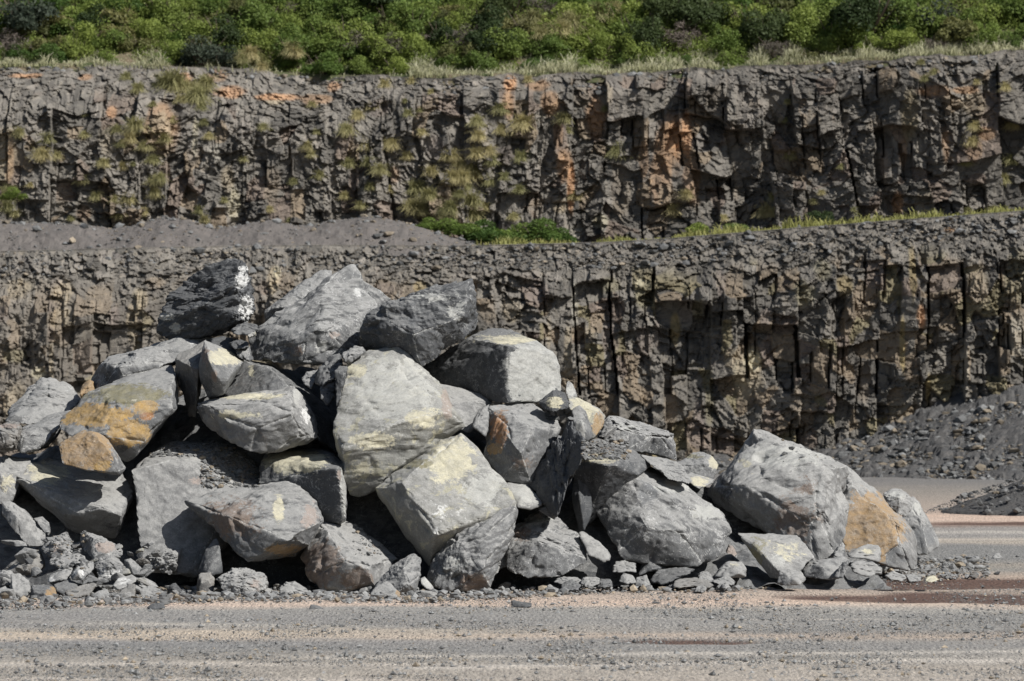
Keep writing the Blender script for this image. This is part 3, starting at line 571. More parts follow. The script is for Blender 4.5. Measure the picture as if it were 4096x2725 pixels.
B('boulder', 'tall smooth grey slab with rubble on its shoulder at the pile front left',
  {'C': [(1190,392,.75),(1250,350,.95),(1380,240,1.3),(1500,150,1.6),(1790,143,1.75),(1990,150,1.7),(2180,235,1.55),(2400,440,1.3),(2470,640,1.0),(2100,700,.5),(1195,400,.62),(1560,300,.72),(1750,288,.76),(2060,552,.66),
         (1940,985,.35),(1760,1372,.18),(1550,1352,.06),(1300,1332,.1),(1262,1190,.14),(1245,950,.28),(1210,700,.45)]}, 86.1, 2, amp=.03, lv=7, cuts=3, shr=.85,
  st=[('C',2050,330,170,130,'brown',.5),('C',2200,420,120,160,'pink',.7),('C',1760,500,140,60,'pink',.45),('C',1500,240,200,50,'white',.6)])
B('boulder', 'broken grey lump lying against the foot of the tall smooth slab',
  {'C': [(1262,1190,.3),(1330,1140,.35),(1430,1125,.38),(1540,1150,.38),(1615,1110,.4),(1610,1250,.2),(1600,1320,.25),(1555,1342,.2),(1450,1325,.1),(1300,1290,.2),(1400,1190,.12),(1540,1230,.05)]}, 85.75, 2, amp=.12, lv=6, rough=1.5, T=.4)
B('boulder', 'brown-grey boulder with a cream streak propped over a black hollow at the front',
  {'D': [(-351,672,.95),(-280,655,1.05),(-100,600,1.15),(100,562,1.2),(240,520,1.25),(300,550,1.15),(430,555,1.1),(560,498,1.15),(690,560,1.05),(790,650,.95),(860,760,.8),(888,850,.7),(820,870,.6),(780,950,.55),(750,1050,.55),
         (340,645,.6),(350,800,.3),(420,950,.1),(490,1062,.05),(650,970,.15),(700,720,.55),(610,1050,.2),(300,1145,.15),(190,1227,.3),(60,1130,.4),(-60,1000,.5),(-200,830,.7),(-320,725,.9),(20,820,.22),(640,1195,1.0),(320,1225,.9)]}, 85.0, 1, amp=.055, lv=7, cuts=5,
  st=[('D',60,850,360,260,'brown',.72),('D',480,760,70,170,'cream',.8),('D',760,820,110,140,'pink',.75),('D',520,1130,240,70,'ochre',.8),('C',2000,700,120,120,'pink',.5)])
B('boulder', 'square block with a cream top and a dark jointed front left of the centre slab',
  {'D': [(303,330,1.2),(340,258,1.5),(560,222,1.7),(860,196,1.75),(950,250,1.5),(1045,335,.75),(1078,400,.6),(1092,560,.6),(1090,700,.5),(1078,860,.45),(305,520,.95),(340,525,.9),(650,438,.52),(820,398,.3),(1010,378,.05),
         (1050,620,.1),(1062,858,.15),(890,900,.5),(680,640,.85)]}, 85.9, 7, amp=.035, lv=6, cuts=2, grain=(1,1,1.4), shr=.85,
  st=[('D',640,330,330,120,'cream',1.25),('D',1060,560,35,380,'pale',1.2),('D',1030,460,40,80,'pink',.8)])  # pale strip paints the sunlit narrow right side
B('boulder', 'squared grey boulder with a thin pale top edge left of the centre slab',
  {'B': [(-268,1415,.6),(-260,1390,.8),(-120,1330,1.15),(270,1272,1.25),(600,1198,1.2),(640,1222,1.05),(740,1380,.9),(832,1560,.75),(820,1640,.65),(740,1730,.5),(500,1800,.3),(300,1832,.2),(170,1800,.2),(0,1702,.35),(-180,1568,.75),
         (0,1372,.3),(300,1340,.2),(570,1300,.32),(600,1450,.02),(700,1650,.15),(-60,1480,.22),(300,1600,.0)]}, 86.8, 2, amp=.06, lv=7, cuts=4,
  st=[('B',100,1480,300,60,'cream',.7),('B',640,1300,40,100,'pale',1.0),('B',730,1470,60,140,'white',.9),('B',-220,1470,60,80,'dark',.9),('B',180,1310,440,40,'cream',.9),('B',350,1700,200,120,'brown',.35)])  # right-side pale and white paint its sunlit face, dark its shaded lower left
B('boulder', 'big dark speckled slab lying behind the squared boulder left of the centre',
  {'B': [(-15,1300,.9),(30,1130,1.1),(100,1010,1.2),(150,985,1.25),(330,1000,1.35),(480,1060,1.35),(620,1140,1.3),(760,1250,1.2),(900,1390,1.0),(1000,1510,.8),(1008,1700,.6),(1000,1830,.6),(870,1730,.3),(400,1060,.75),(560,1200,.5),(700,1450,.2),(300,1420,.3)]},
  87.7, 7, amp=.035, lv=7, cuts=3, st=[('B',240,1090,40,90,'cream',.7),('B',200,1200,260,120,'brown',.35),('B',760,1350,160,200,'grey',.5)])
B('boulder', 'long dark grey slab running up the left shoulder of the pile',
  {'A': [(812,1175,.9),(905,1040,.75),(945,980,.95),(1020,945,1.1),(1280,872,1.25),(1430,820,1.3),(1580,790,1.35),(1700,728,1.45),(1830,708,1.5),(1960,790,1.3),(2000,880,1.0),(1700,960,.55),(1560,1012,.4),(1300,1085,.22),(1112,1145,.1),(1060,1040,.12),(860,1262,.55),
         (965,1212,.4),(1250,905,.6),(1420,890,.65)]}, 88.4, 3, amp=.05, lv=7, cuts=5, st=[('A',1720,830,40,40,'white',.8),('A',980,1130,100,80,'dark',.8)])  # dark spot shades the broken left end in colour
B('rock', 'small ochre rock caught behind the end of the long dark slab on the left',
  {'A': [(728,1230,.2),(760,1190,.3),(795,1163,.3),(830,1180,.2),(850,1270,.1),(800,1290,.05),(730,1328,.1),(745,1290,.0)]}, 88.8, 6, amp=.08, lv=5, st=[('A',780,1240,120,130,'ochre',1.2)])
B('boulder', 'pale weathered boulder at the far upper left of the pile',
  {'A': [(65,1440,.75),(110,1400,.8),(180,1345,.9),(250,1290,1.0),(300,1190,1.2),(372,1130,1.35),(480,1148,1.35),(560,1165,1.3),(680,1228,1.2),(718,1310,1.0),(735,1345,.8),(640,1450,.35),(520,1560,.2),(240,1540,.12),(72,1530,.4),(150,1450,.35),(430,1330,.5)]},
  88.6, 2, amp=.06, lv=6, st=[('A',620,1250,90,50,'white',.6),('A',120,1520,120,40,'dark',.8)])  # bottom left darkened in colour where it lies in shade
B('boulder', 'golden-faced boulder with grey broken rim on the left of the pile',
  {'A': [(545,1510,.75),(600,1460,.8),(760,1310,.85),(860,1240,.95),(1000,1180,1.25),(1270,1065,1.5),(1450,1035,1.5),(1572,1045,1.4),(1602,1240,.95),(1600,1330,.85),(1556,1450,.5),(1000,1225,.75),(1540,1205,.6),(1545,1420,.28),(1040,1380,.32)],
   'C': [(1345,10,.25),(1290,155,.25),(1215,285,.4),(1130,333,.55),(1075,300,.55),(1000,180,.3),(900,100,.15),(640,95,.35),(545,40,.6)]}, 86.9, 1, amp=.04, lv=7, cuts=4,
  st=[('A',1150,1300,420,120,'olive',1.0),('A',860,1480,360,130,'gold',1.15),('C',1150,80,220,150,'gold',1.2),('A',1300,1400,140,90,'gold',1.1),('A',1320,1480,80,60,'rust',.9),('A',1100,1300,80,30,'cream',.8),('A',1200,1340,80,40,'cream',.9),('C',1100,200,80,60,'dark',.8)])
B('boulder', 'ochre slab leaning under the golden-faced boulder',
  {'C': [(528,185,.4),(560,145,.45),(640,90,.5),(745,43,.55),(870,66,.5),(940,110,.55),(1000,178,.5),(1060,270,.5),(1135,385,.5),(1080,455,.4),(985,240,.1),(860,80,.3),(1040,430,.1),(800,420,.1),(560,360,.2),(540,300,.35),(545,240,.38)]}, 86.0, 1, amp=.04, lv=6, cuts=3, T=.5,
  st=[('C',760,220,300,260,'ochre',1.15),('C',900,360,140,90,'gold',.85)])
B('boulder', 'blue-grey glossy boulder between the pale far-left boulder and the golden one',
  {'A': [(105,1668,.5),(140,1640,.7),(300,1520,1.0),(440,1480,1.1),(560,1450,1.0),(640,1440,.9),(560,1540,.5),(450,1690,.25),(330,1808,.25),(180,1830,.2),(130,1770,.35),(200,1650,.3)]}, 87.6, 3, amp=.04, lv=6)
B('boulder', 'small banded rock at the left edge of the picture halfway up the pile',
  {'C': [(-60,0,.5),(0,-20,.6),(80,-40,.7),(170,-10,.6),(180,30,.4),(100,110,.2),(125,215,.2),(50,250,.15),(-60,240,.2),(20,80,.15)]}, 87.2, 6, amp=.08, lv=6, st=[('C',80,10,110,30,'pink',1.0),('C',40,110,60,50,'dark',.8)])
B('boulder', 'pale wedge-topped boulder over a deep black hollow at the left front',
  {'C': [(72,470,1.0),(190,395,1.15),(330,328,1.35),(440,288,1.5),(510,310,1.5),(600,338,1.45),(930,403,1.35),(1060,430,1.25),(1120,480,1.1),(1165,550,.9),(1192,610,.75),(1120,740,.5),(1080,850,.5),(1060,960,.65),(1000,1027,.7),(900,1010,.7),(780,950,.75),(640,960,.85),
         (190,492,.75),(310,600,.6),(520,780,.35),(700,795,.12),(900,742,.05),(1075,800,.22),(560,870,.7),(200,560,.95)]}, 86.3, 2, amp=.05, lv=7, cuts=5,
  st=[('C',420,440,300,120,'cream',.75),('C',800,640,140,120,'pale',.6),('C',950,870,200,140,'dark',.35)])  # dark patch puts the shade of the under face into the colour
B('boulder', 'pale spotted boulder at the left edge behind the wedge-topped boulder',
  {'C': [(-80,340,.6),(0,285,.8),(60,275,.9),(280,310,.8),(240,400,.5),(90,470,.35),(115,600,.3),(110,690,.3),(0,720,.2),(-80,700,.2),(0,450,.2)]}, 87.0, 2, amp=.05, lv=6, st=[('C',60,520,80,150,'cream',.7)])
B('boulder', 'tilted grey slab leaning in the hollow at the far left',
  {'C': [(15,790,.45),(20,700,.55),(80,678,.6),(180,730,.6),(300,830,.55),(400,940,.45),(415,1060,.3),(350,1087,.2),(270,1097,.15),(180,1020,.1),(90,900,.15),(150,820,.12)]}, 85.4, 2, amp=.05, lv=6, T=.5)
B('rock', 'small grey chip behind the tilted slab at the far left',
  {'C': [(295,835,.2),(380,812,.3),(440,880,.3),(455,960,.2),(430,1005,.1),(390,960,.05),(340,880,.05)]}, 85.8, 1, amp=.06, lv=5, T=.3)
B('boulder', 'sandy grey wedge-shaped boulder near the lower left corner of the pile',
  {'C': [(0,1310,.6),(60,1258,.65),(200,1178,.75),(340,1088,.85),(372,1130,.6),(400,1250,.35),(385,1292,.25),(310,1338,.15),(150,1345,.15),(10,1345,.3),(250,1260,.1)]}, 84.7, 6, amp=.05, lv=6, T=.6)
B('boulder', 'half-buried grey block above the rubble at the lower left',
  {'C': [(375,1110,.4),(420,1008,.55),(590,962,.7),(640,1030,.5),(652,1140,.3),(600,1180,.15),(440,1200,.1),(500,1060,.1)]}, 84.9, 1, amp=.07, lv=6, T=.5, st=[('C',500,1120,110,70,'pink',.6)])
B('boulder', 'dark block with a buff face above the rubble left of the tall slab',
  {'C': [(718,1000,.55),(738,948,.6),(870,988,.65),(1000,1045,.6),(1108,1125,.5),(1105,1170,.35),(1000,1190,.15),(850,1218,.1),(770,1165,.2),(720,1100,.4),(860,1030,.15)]}, 84.7, 1, amp=.06, lv=6, T=.5, st=[('C',940,1100,120,60,'pink',1.1)])
B('rock', 'flat-faced pale grey chunk with a dark right flank in the lower left rubble',
  {'C': [(440,1200,.3),(540,1148,.5),(690,1140,.5),(760,1180,.3),(772,1222,.2),(640,1255,.05),(560,1290,.05),(440,1250,.15)]}, 84.3, 2, amp=.05, lv=5, T=.4)
B('rock', 'rounded block with a white lower half in the rubble left of the tall slab',
  {'C': [(848,1240,.3),(900,1185,.45),(1000,1165,.5),(1080,1208,.45),(1115,1262,.3),(1108,1352,.2),(1000,1402,.1),(880,1392,.1),(850,1320,.15),(980,1250,.02)]}, 84.1, 1, amp=.07, lv=6, T=.4, st=[('C',980,1330,140,80,'white',.9)])
B('rock', 'dark triangular rock beside the white-bottomed block in the left rubble',
  {'C': [(1112,1210,.3),(1170,1188,.35),(1230,1240,.35),(1312,1342,.2),(1300,1372,.1),(1200,1342,.05),(1115,1332,.15),(1160,1240,.05)]}, 84.3, 1, amp=.06, lv=5, T=.3)
B('rock', 'grey rock with white crushed tip at its left end in the left rubble',
  {'C': [(430,1400,.15),(450,1350,.25),(560,1268,.4),(682,1250,.4),(640,1335,.2),(600,1392,.05),(520,1370,.05),(440,1412,.05)]}, 83.9, 1, amp=.06, lv=5, T=.3, st=[('C',450,1385,60,40,'white',1.2)])
B('rock', 'rock covered in white speckles in the left rubble',
  {'C': [(625,1345,.2),(690,1262,.3),(760,1265,.3),(792,1340,.2),(745,1392,.05),(650,1388,.05),(700,1320,.0)]}, 83.75, 3, amp=.06, lv=5, T=.3, st=[('C',710,1330,90,80,'white',1.0)])
B('rock', 'dark angular rock just above the white-speckled rock in the left rubble',
  {'C': [(680,1240,.3),(760,1212,.35),(840,1225,.3),(845,1290,.15),(800,1345,.05),(720,1270,.1)]}, 84.0, 1, amp=.07, lv=5, T=.3)
B('rock', 'bright smooth-faced rock near the middle of the left rubble',
  {'C': [(1005,1440,.15),(1060,1368,.4),(1180,1338,.5),(1232,1370,.4),(1222,1405,.3),(1140,1450,.1),(1060,1482,.05)]}, 83.6, 2, amp=.03, lv=5, T=.3, st=[('C',1100,1400,120,80,'white',.95)])
B('rock', 'square block with an ochre end at the foot of the left rubble',
  {'C': [(252,1565,.3),(288,1430,.4),(400,1425,.5),(490,1445,.45),(512,1520,.3),(502,1600,.2),(410,1600,.0),(265,1605,.1),(300,1500,.1),(405,1500,.05)]}, 83.0, 7, amp=.04, lv=6, T=.35, st=[('C',465,1530,60,95,'ochre',1.3),('C',380,1455,110,30,'grey',.8)])
for q, (lab, L, Y, m) in enumerate([
    ('pale chunky rock at the bottom left corner of the pile', [(85,1530,.2),(100,1335,.4),(180,1335,.4),(260,1400,.3),(275,1480,.1),(200,1560,.05),(120,1500,.05)], 83.3, 2),
    ('white-topped rock at the left edge of the rubble', [(-30,1340,.4),(20,1290,.5),(100,1300,.4),(130,1350,.3),(90,1440,.1),(0,1460,.1),(30,1370,.05)], 83.9, 2),
    ('grey rock resting at the left edge just above the ground', [(-30,1470,.3),(40,1440,.4),(110,1480,.3),(90,1600,.1),(-30,1610,.1),(20,1530,.0)], 83.2, 1),
    ('dark flat rock leaning in the middle of the left rubble', [(480,1430,.2),(600,1385,.35),(710,1420,.3),(690,1470,.1),(570,1525,.05),(500,1480,.05)], 83.5, 7),
    ('long grey wedge pointing right in the left rubble', [(570,1500,.2),(760,1440,.35),(830,1400,.4),(870,1440,.3),(800,1530,.1),(640,1555,.05)], 83.3, 6),
    ('grey flake propped under the white-bottomed block', [(730,1400,.2),(800,1340,.3),(870,1370,.3),(880,1395,.1),(740,1425,.05)], 83.7, 7),
    ('grey rock at the foot of the left rubble near the ochre-ended block', [(810,1530,.1),(900,1480,.3),(960,1470,.3),(1000,1540,.2),(980,1590,.05),(830,1590,.05)], 83.2, 1),
    ('buff angular rock at the foot of the left rubble', [(1050,1510,.2),(1160,1420,.4),(1215,1430,.35),(1210,1520,.1),(1180,1580,.05),(1060,1580,.05)], 83.2, 6),
    ('pale jagged rock below the foot of the tall slab', [(1200,1360,.3),(1290,1360,.35),(1390,1410,.3),(1420,1450,.2),(1330,1480,.05),(1230,1440,.05)], 83.9, 2),
    ('low grey rock lying in front of the shadow of the tall slab', [(1240,1490,.2),(1330,1430,.35),(1440,1470,.25),(1420,1560,.1),(1300,1570,.05)], 83.5, 1),
    ('dark triangular rock in the shadow under the brown-grey boulder', [(1480,1560,.2),(1500,1450,.3),(1560,1400,.4),(1650,1500,.3),(1640,1580,.1),(1560,1480,.05)], 84.6, 4)]):
    B('rock', lab, {'C': L}, Y, m, amp=.07, lv=5, T=.3)
B('boulder', 'dark square-cut block under the left end of the brown-grey boulder',
  {'C': [(1753,1450,.3),(1778,1312,.4),(1895,1310,.45),(1925,1380,.35),(1905,1520,.1),(1760,1520,.05),(1800,1400,.05)]}, 84.4, 6, amp=.06, lv=5, T=.4, st=[('C',1830,1460,80,60,'dark',.8)])
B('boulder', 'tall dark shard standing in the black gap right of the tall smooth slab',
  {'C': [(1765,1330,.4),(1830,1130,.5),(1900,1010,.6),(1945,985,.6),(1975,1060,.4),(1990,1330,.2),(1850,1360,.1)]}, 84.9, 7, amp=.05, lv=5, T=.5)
B('boulder', 'rounded grey rock in front of the black hollow',
  {'D': [(-85,1392,.35),(-40,1330,.45),(0,1300,.55),(80,1276,.65),(250,1285,.65),(370,1310,.55),(402,1400,.35),(388,1470,.25),(300,1540,.12),(100,1535,.1),(-20,1500,.2),(170,1450,.0),(200,1340,.2)]}, 84.0, 2, amp=.08, lv=6, T=.5, rough=1.3, st=[('D',280,1420,120,90,'pink',.45)])
B('rock', 'small grey rock at the mouth of the black hollow',
  {'D': [(478,1450,.2),(540,1408,.35),(640,1390,.4),(705,1450,.3),(765,1505,.15),(640,1530,.05),(490,1520,.1)]}, 84.3, 2, amp=.09, lv=5, T=.3)
B('boulder', 'two-toned block with a pale flat top and rough brown front at the bottom centre',
  {'D': [(688,1210,.8),(750,1060,.9),(820,880,1.0),(880,855,1.2),(1000,860,1.45),(1130,862,1.5),(1212,900,1.45),(1290,980,1.3),(1380,1060,1.15),(1565,1195,.9),(1420,1310,.6),(1390,1420,.4),(1320,1478,.2),(1000,1490,.25),(870,1488,.3),(760,1380,.55),
         (905,930,.62),(950,1010,.5),(1060,1195,.1),(1280,1268,.02),(1310,1400,.05),(860,1320,.2)]}, 84.9, 2, amp=.055, lv=7, cuts=4,
  st=[('D',850,1250,240,260,'brown',1.05),('D',1180,1380,190,140,'brown',.9),('D',1350,1110,120,60,'brown',.4)])
B('rock', 'grey wedge rock between the two-toned block and the grey boulder at the front',
  {'D': [(1320,1460,.4),(1450,1300,.5),(1560,1205,.6),(1690,1140,.65),(1765,1190,.5),(1760,1350,.3),(1710,1490,.2),(1500,1545,.05),(1350,1510,.1),(1600,1280,.1),(1655,1430,.0)]}, 84.2, 1, amp=.06, lv=6, T=.5)
B('rock', 'small speckled rock with a buff chip at the foot of the grey wedge rock',
  {'D': [(1300,1510,.2),(1370,1430,.3),(1460,1398,.35),(1530,1470,.25),(1575,1500,.2),(1560,1552,.05),(1400,1575,.05),(1310,1560,.1)]}, 83.4, 1, amp=.06, lv=5, T=.3, st=[('D',1550,1510,26,45,'ochre',1.3)])
B('rock', 'thin pale wedge standing beside the grey boulder at the front',
  {'D': [(1748,1372,.2),(1790,1355,.25),(1872,1450,.2),(1872,1492,.1),(1820,1480,.05),(1750,1430,.1)]}, 84.3, 2, amp=.05, lv=4, T=.2, st=[('D',1800,1420,80,60,'pale',1.0)])
B('boulder', 'tapering dark block left of the cream-topped shard on the left of the pile',
  {'A': [(1558,975,.7),(1600,920,.85),(1700,870,1.0),(1850,800,1.1),(1820,900,.7),(1790,1065,.25),(1770,1300,.25),(1760,1500,.5),(1690,1500,.7),(1600,1250,.75),(1560,1100,.72),(1700,1040,.22)]}, 87.6, 6, amp=.04, lv=6, T=.6, st=[('A',1680,1250,120,200,'dark',1.1)])  # tall lower face darkened in colour as shade
B('boulder', 'upright shard with a cream slanting top on the left of the pile',
  {'A': [(1783,985,.55),(1828,810,.75),(1880,838,1.0),(2060,905,1.15),(2197,988,1.2),(2180,1010,.9),(2090,1098,.5),(2030,1195,.35),(2005,1300,.5),(1860,1335,.75),(1780,1150,.65),(1900,905,.45),(1880,1005,.08),(1960,1160,.15)]}, 87.1, 1, amp=.03, lv=6, T=.5, cuts=2,
  st=[('A',2030,960,180,80,'cream',1.4),('A',1840,960,50,140,'brown',.7),('A',1920,1130,40,80,'brown',.8),('A',1850,1200,90,120,'dark',.8)])  # dark paints shade on the lower left face; other spots are rock colour
for lab, f, L, Y, m in [
    ('flaky dark slab wedged under the top left boulder', 'B', [(-140,790,.4),(0,770,.5),(100,790,.4),(200,850,.3),(215,900,.2),(60,960,.05),(-100,900,.1)], 88.7, 4),
    ('small dark rock in the notch right of the top left boulder', 'B', [(60,720,.3),(90,680,.4),(180,645,.4),(292,680,.3),(303,722,.2),(200,765,.05),(70,750,.1)], 88.6, 7),
    ('dark flat stones under the notch beside the great pyramid boulder', 'B', [(30,830,.3),(150,800,.4),(215,830,.3),(210,880,.1),(80,890,.05)], 88.2, 4),
    ('dark rock tucked left of the great pyramid boulder', 'B', [(100,900,.3),(140,870,.35),(215,860,.3),(260,985,.2),(210,1000,.05),(120,950,.1)], 88.2, 1),
    ('pale chip lying in the dark notch near the top', 'B', [(205,760,.1),(270,730,.2),(280,765,.15),(215,785,.05)], 88.1, 5),
    ('dark upright shard right of the dark speckled slab', 'B', [(800,1200,.4),(830,1070,.5),(930,960,.6),(1040,915,.6),(1065,1040,.4),(990,1160,.2),(860,1225,.1)], 87.5, 7),
    ('grey rock left of the dark upright shard', 'B', [(678,1150,.3),(740,1090,.4),(840,1072,.4),(815,1180,.2),(770,1250,.05),(700,1200,.1)], 87.9, 1),
    ('narrow dark splinter in the gap left of the centre slab', 'B', [(855,1225,.3),(985,1158,.4),(985,1330,.2),(915,1395,.1),(860,1330,.1)], 87.3, 7),
    ('tall thin splinter against the left side of the centre slab', 'B', [(985,1090,.2),(1020,1045,.3),(1110,1030,.3),(1060,1110,.15),(1035,1350,.05),(1000,1400,.05)], 87.1, 7),
    ('scratched rock at the upper left corner of the centre slab', 'B', [(1050,920,.3),(1150,848,.4),(1225,855,.4),(1268,900,.3),(1120,960,.1),(1100,1040,.1),(1060,1000,.05)], 87.5, 3)]:
    B('rock', lab, {f: L}, Y, m, amp=.08, lv=5, T=.35, rough=1.3)
B('boulder', 'large cubic boulder with a sunlit right face coloured pale at the upper right of the pile',
  {'H': [(-199,990,1.15),(-60,900,1.2),(0,868,1.15),(130,780,.95),(270,723,1.5),(360,728,1.6),(530,778,1.25),(722,880,.7),(745,930,.72),(770,1010,.72),(770,1150,.66),(700,1200,.5),(620,1242,.4),(400,1218,.02),(300,1228,.28),(150,1200,.6),(-67,1105,1.0),
         (410,850,.05),(140,790,.72),(60,1000,.72)]}, 88.0, 7, amp=.035, lv=7, cuts=2, shr=.85,
  st=[('H',590,1030,230,260,'pale',1.5),('H',660,930,90,80,'cream',.55),('H',450,800,330,50,'cream',.75),('H',150,1000,120,120,'grey',.6)])  # pale spot brightens the sunlit right face in the colour
B('rock', 'small pointed pale stone standing on the right shoulder of the pile',
  {'H': [(805,1130,.1),(815,1090,.15),(826,1080,.15),(862,1112,.15),(888,1198,.1),(840,1215,.05),(808,1180,.05)]}, 88.6, 2, amp=.05, lv=5, T=.2, st=[('H',840,1150,50,80,'pale',.9)])
B('rock', 'dark rock with a pale dished face perched below the cubic boulder',
  {'H': [(608,1242,.35),(690,1173,.45),(742,1143,.5),(802,1170,.4),(828,1230,.3),(822,1282,.2),(720,1307,.1),(660,1292,.15),(700,1220,.15)]}, 87.2, 4, amp=.06, lv=6, T=.35, st=[('H',735,1230,75,50,'cream',1.0)])
B('boulder', 'cream slab with an ochre end on the right shoulder of the pile',
  {'H': [(815,1185,.5),(900,1205,.55),(1045,1278,.45),(1087,1330,.4),(1062,1420,.25),(995,1498,.1),(975,1400,.02),(900,1360,.1),(830,1275,.2),(1040,1312,.15)]}, 87.8, 5, amp=.04, lv=6, T=.4, st=[('H',930,1270,130,100,'cream',.95),('H',1035,1400,50,100,'ochre',1.4)])
B('rock', 'grey wedge leaning against the cream slab on the right shoulder',
  {'H': [(842,1292,.35),(900,1256,.4),(950,1300,.35),(985,1400,.25),(1000,1492,.1),(950,1518,.05),(880,1450,.05),(850,1360,.12),(920,1380,.02)]}, 87.2, 1, amp=.04, lv=5, T=.3, st=[('H',900,1440,50,90,'pale',.8)])
B('boulder', 'grey boulder with a rusty ochre left face right of the centre slab',
  {'E': [(335,272,.85),(470,240,1.15),(600,206,1.35),(760,240,1.35),(930,370,1.15),(1000,450,.9),(990,540,.8),(905,640,.65),(890,740,.55),(825,860,.5),(740,962,.45),(680,982,.4),(480,942,.35),(340,772,.55),(298,712,.6),(325,620,.62),(332,480,.68),
         (550,345,.5),(540,440,.3),(740,480,.25),(512,600,.2),(640,700,.02)]}, 86.5, 1, amp=.05, lv=7, cuts=3,
  st=[('E',440,480,110,200,'rust',.95),('E',400,660,90,70,'ochre',1.1),('E',620,800,170,120,'brown',.5)])
B('rock', 'grey rock squeezed left of the rusty-faced boulder',
  {'E': [(192,450,.3),(210,390,.4),(290,288,.5),(350,265,.5),(345,500,.2),(320,560,.15),(200,470,.15)]}, 86.9, 1, amp=.07, lv=5, T=.3)
B('rock', 'pale grey ramp of rock filling the space behind the centre slab on its right',
  {'E': [(-180,60,.7),(20,150,.8),(200,190,.8),(375,178,.8),(390,240,.6),(215,400,.35),(180,520,.2),(80,480,.1),(0,250,.2)]}, 87.6, 2, amp=.05, lv=6, T=.4)
B('boulder', 'long dark foliated slab tilted upright right of centre',
  {'E': [(898,660,1.0),(905,620,1.0),(985,530,1.0),(1085,368,1.05),(1112,450,.8),(1212,600,.15),(1190,690,.1),(1150,760,.1),(1112,900,.02),(1040,1022,.0),(965,1200,.02),(950,1295,.1),(800,1112,.62),(700,1000,.9),(850,830,.95),(1060,560,.5)]}, 85.8, 4, amp=.06, lv=6, grain=(3.0,1,.8), rough=1.2,
  st=[('E',1010,700,120,300,'dark',.4)], cuts=4)
B('boulder', 'flat-topped dark block strewn with stone chips on the right of the pile',
  {'E': [(1112,900,.55),(1150,742,.5),(1175,680,.7),(1212,600,1.0),(1330,565,1.35),(1560,640,1.5),(1860,760,1.3),(1700,900,.6),(1520,765,.35),(1420,822,.12),(1300,1000,.5),(1200,1380,.9),(1110,1150,.8)]}, 86.6, 7, amp=.03, lv=6, cuts=2, shr=.85,
  st=[('E',1330,740,220,60,'cream',1.1),('E',1420,640,300,60,'brown',.5),('E',1250,880,140,140,'dark',.8)])  # dark spot paints shade on the receding front face
B('boulder', 'grey slab behind the round scratched boulder on the right',
  {'E': [(1700,720,.5),(1900,738,.7),(2070,798,.7),(2130,870,.6),(2170,955,.45),(2150,985,.3),(1950,930,.1),(1800,800,.2)]}, 87.4, 1, amp=.05, lv=6, T=.4)
B('boulder', 'low scratched boulder with a hollow painted dark as shade on the right shoulder of the pile',
  {'E': [(1320,560,.5),(1345,480,.7),(1410,370,.9),(1455,372,1.0),(1560,400,1.15),(1640,393,1.25),(1740,420,1.3),(1850,463,1.3),(1990,520,1.1),(2037,620,.85),(2037,765,.6),(1780,700,.3),(1600,660,.2),(1450,580,.3),(1780,560,.25),(1900,570,.35),(1500,500,.3)]}, 88.2, 3, amp=.07, lv=7,
  st=[('E',1900,665,130,90,'dark',1.3),('E',1600,470,200,70,'pale',.6)])  # the hollow is only a dark spot painted as shade
B('boulder', 'large rounded boulder netted with white scratches at the right front',
  {'E': [(1208,1090,.95),(1290,960,1.1),(1420,830,1.25),(1530,728,1.45),(1700,788,1.65),(1900,880,1.65),(2016,895,1.6),(2209,1032,1.5),(2477,1268,1.15),(2532,1386,.9),(2490,1504,.6),(2444,1664,.5),(2300,1740,.35),(2230,1763,.3),(1900,1740,.2),(1700,1690,.2),
         (1560,1640,.25),(1430,1400,.45),(1295,1205,.75),(1222,1140,.9),(1530,830,.85),(1700,880,.7),(1980,1090,.42),(2300,1300,.5),(1750,1350,.0),(2080,1420,.03)]}, 86.5, 3, amp=.05, lv=7, cuts=6,
  st=[('E',2000,1000,330,70,'pale',.85),('E',2300,1230,200,90,'pale',.8),('E',1650,1350,400,260,'white',.42),('E',2350,1620,130,80,'dark',.7),('E',1760,1060,160,160,'grey',.8)])
B('boulder', 'pale smooth rock in the gap left of the dark foliated slab',
  {'E': [(498,960,.6),(620,955,.75),(690,980,.7),(800,1100,.45),(828,1142,.3),(825,1170,.25),(722,1212,.15),(600,1190,.1),(540,1060,.3),(640,1100,.15)]}, 86.0, 2, amp=.03, lv=5, T=.4, st=[('E',650,1080,200,120,'pale',.9)])
B('boulder', 'scarred grey boulder at the foot of the pile right of the centre',
  {'E': [(500,1500,.5),(560,1400,.6),(640,1288,.8),(795,1212,1.0),(920,1228,1.0),(1000,1300,.9),(1150,1400,.7),(1231,1560,.5),(1228,1680,.3),(990,1800,.1),(700,1812,.05),(500,1730,.2),(800,1400,.35),(780,1500,.08),(1020,1560,.1)]}, 85.8, 3, amp=.07, lv=7,
  st=[('E',640,1420,150,120,'brown',.6),('E',820,1540,90,60,'dark',.8),('E',860,1300,120,60,'pale',.6)])
B('rock', 'small square dark block resting above the scarred grey boulder',
  {'E': [(778,1165,.3),(850,1128,.4),(952,1140,.4),(962,1240,.2),(940,1300,.1),(790,1215,.1),(880,1180,.1)]}, 86.2, 1, amp=.05, lv=5, T=.3)
B('rock', 'sloping grey stone between the scarred boulder and the round scratched one',
  {'E': [(1145,1415,.3),(1190,1398,.4),(1350,1500,.35),(1450,1620,.2),(1440,1660,.1),(1380,1690,.05),(1235,1610,.1)]}, 86.0, 2, amp=.05, lv=5, T=.3)
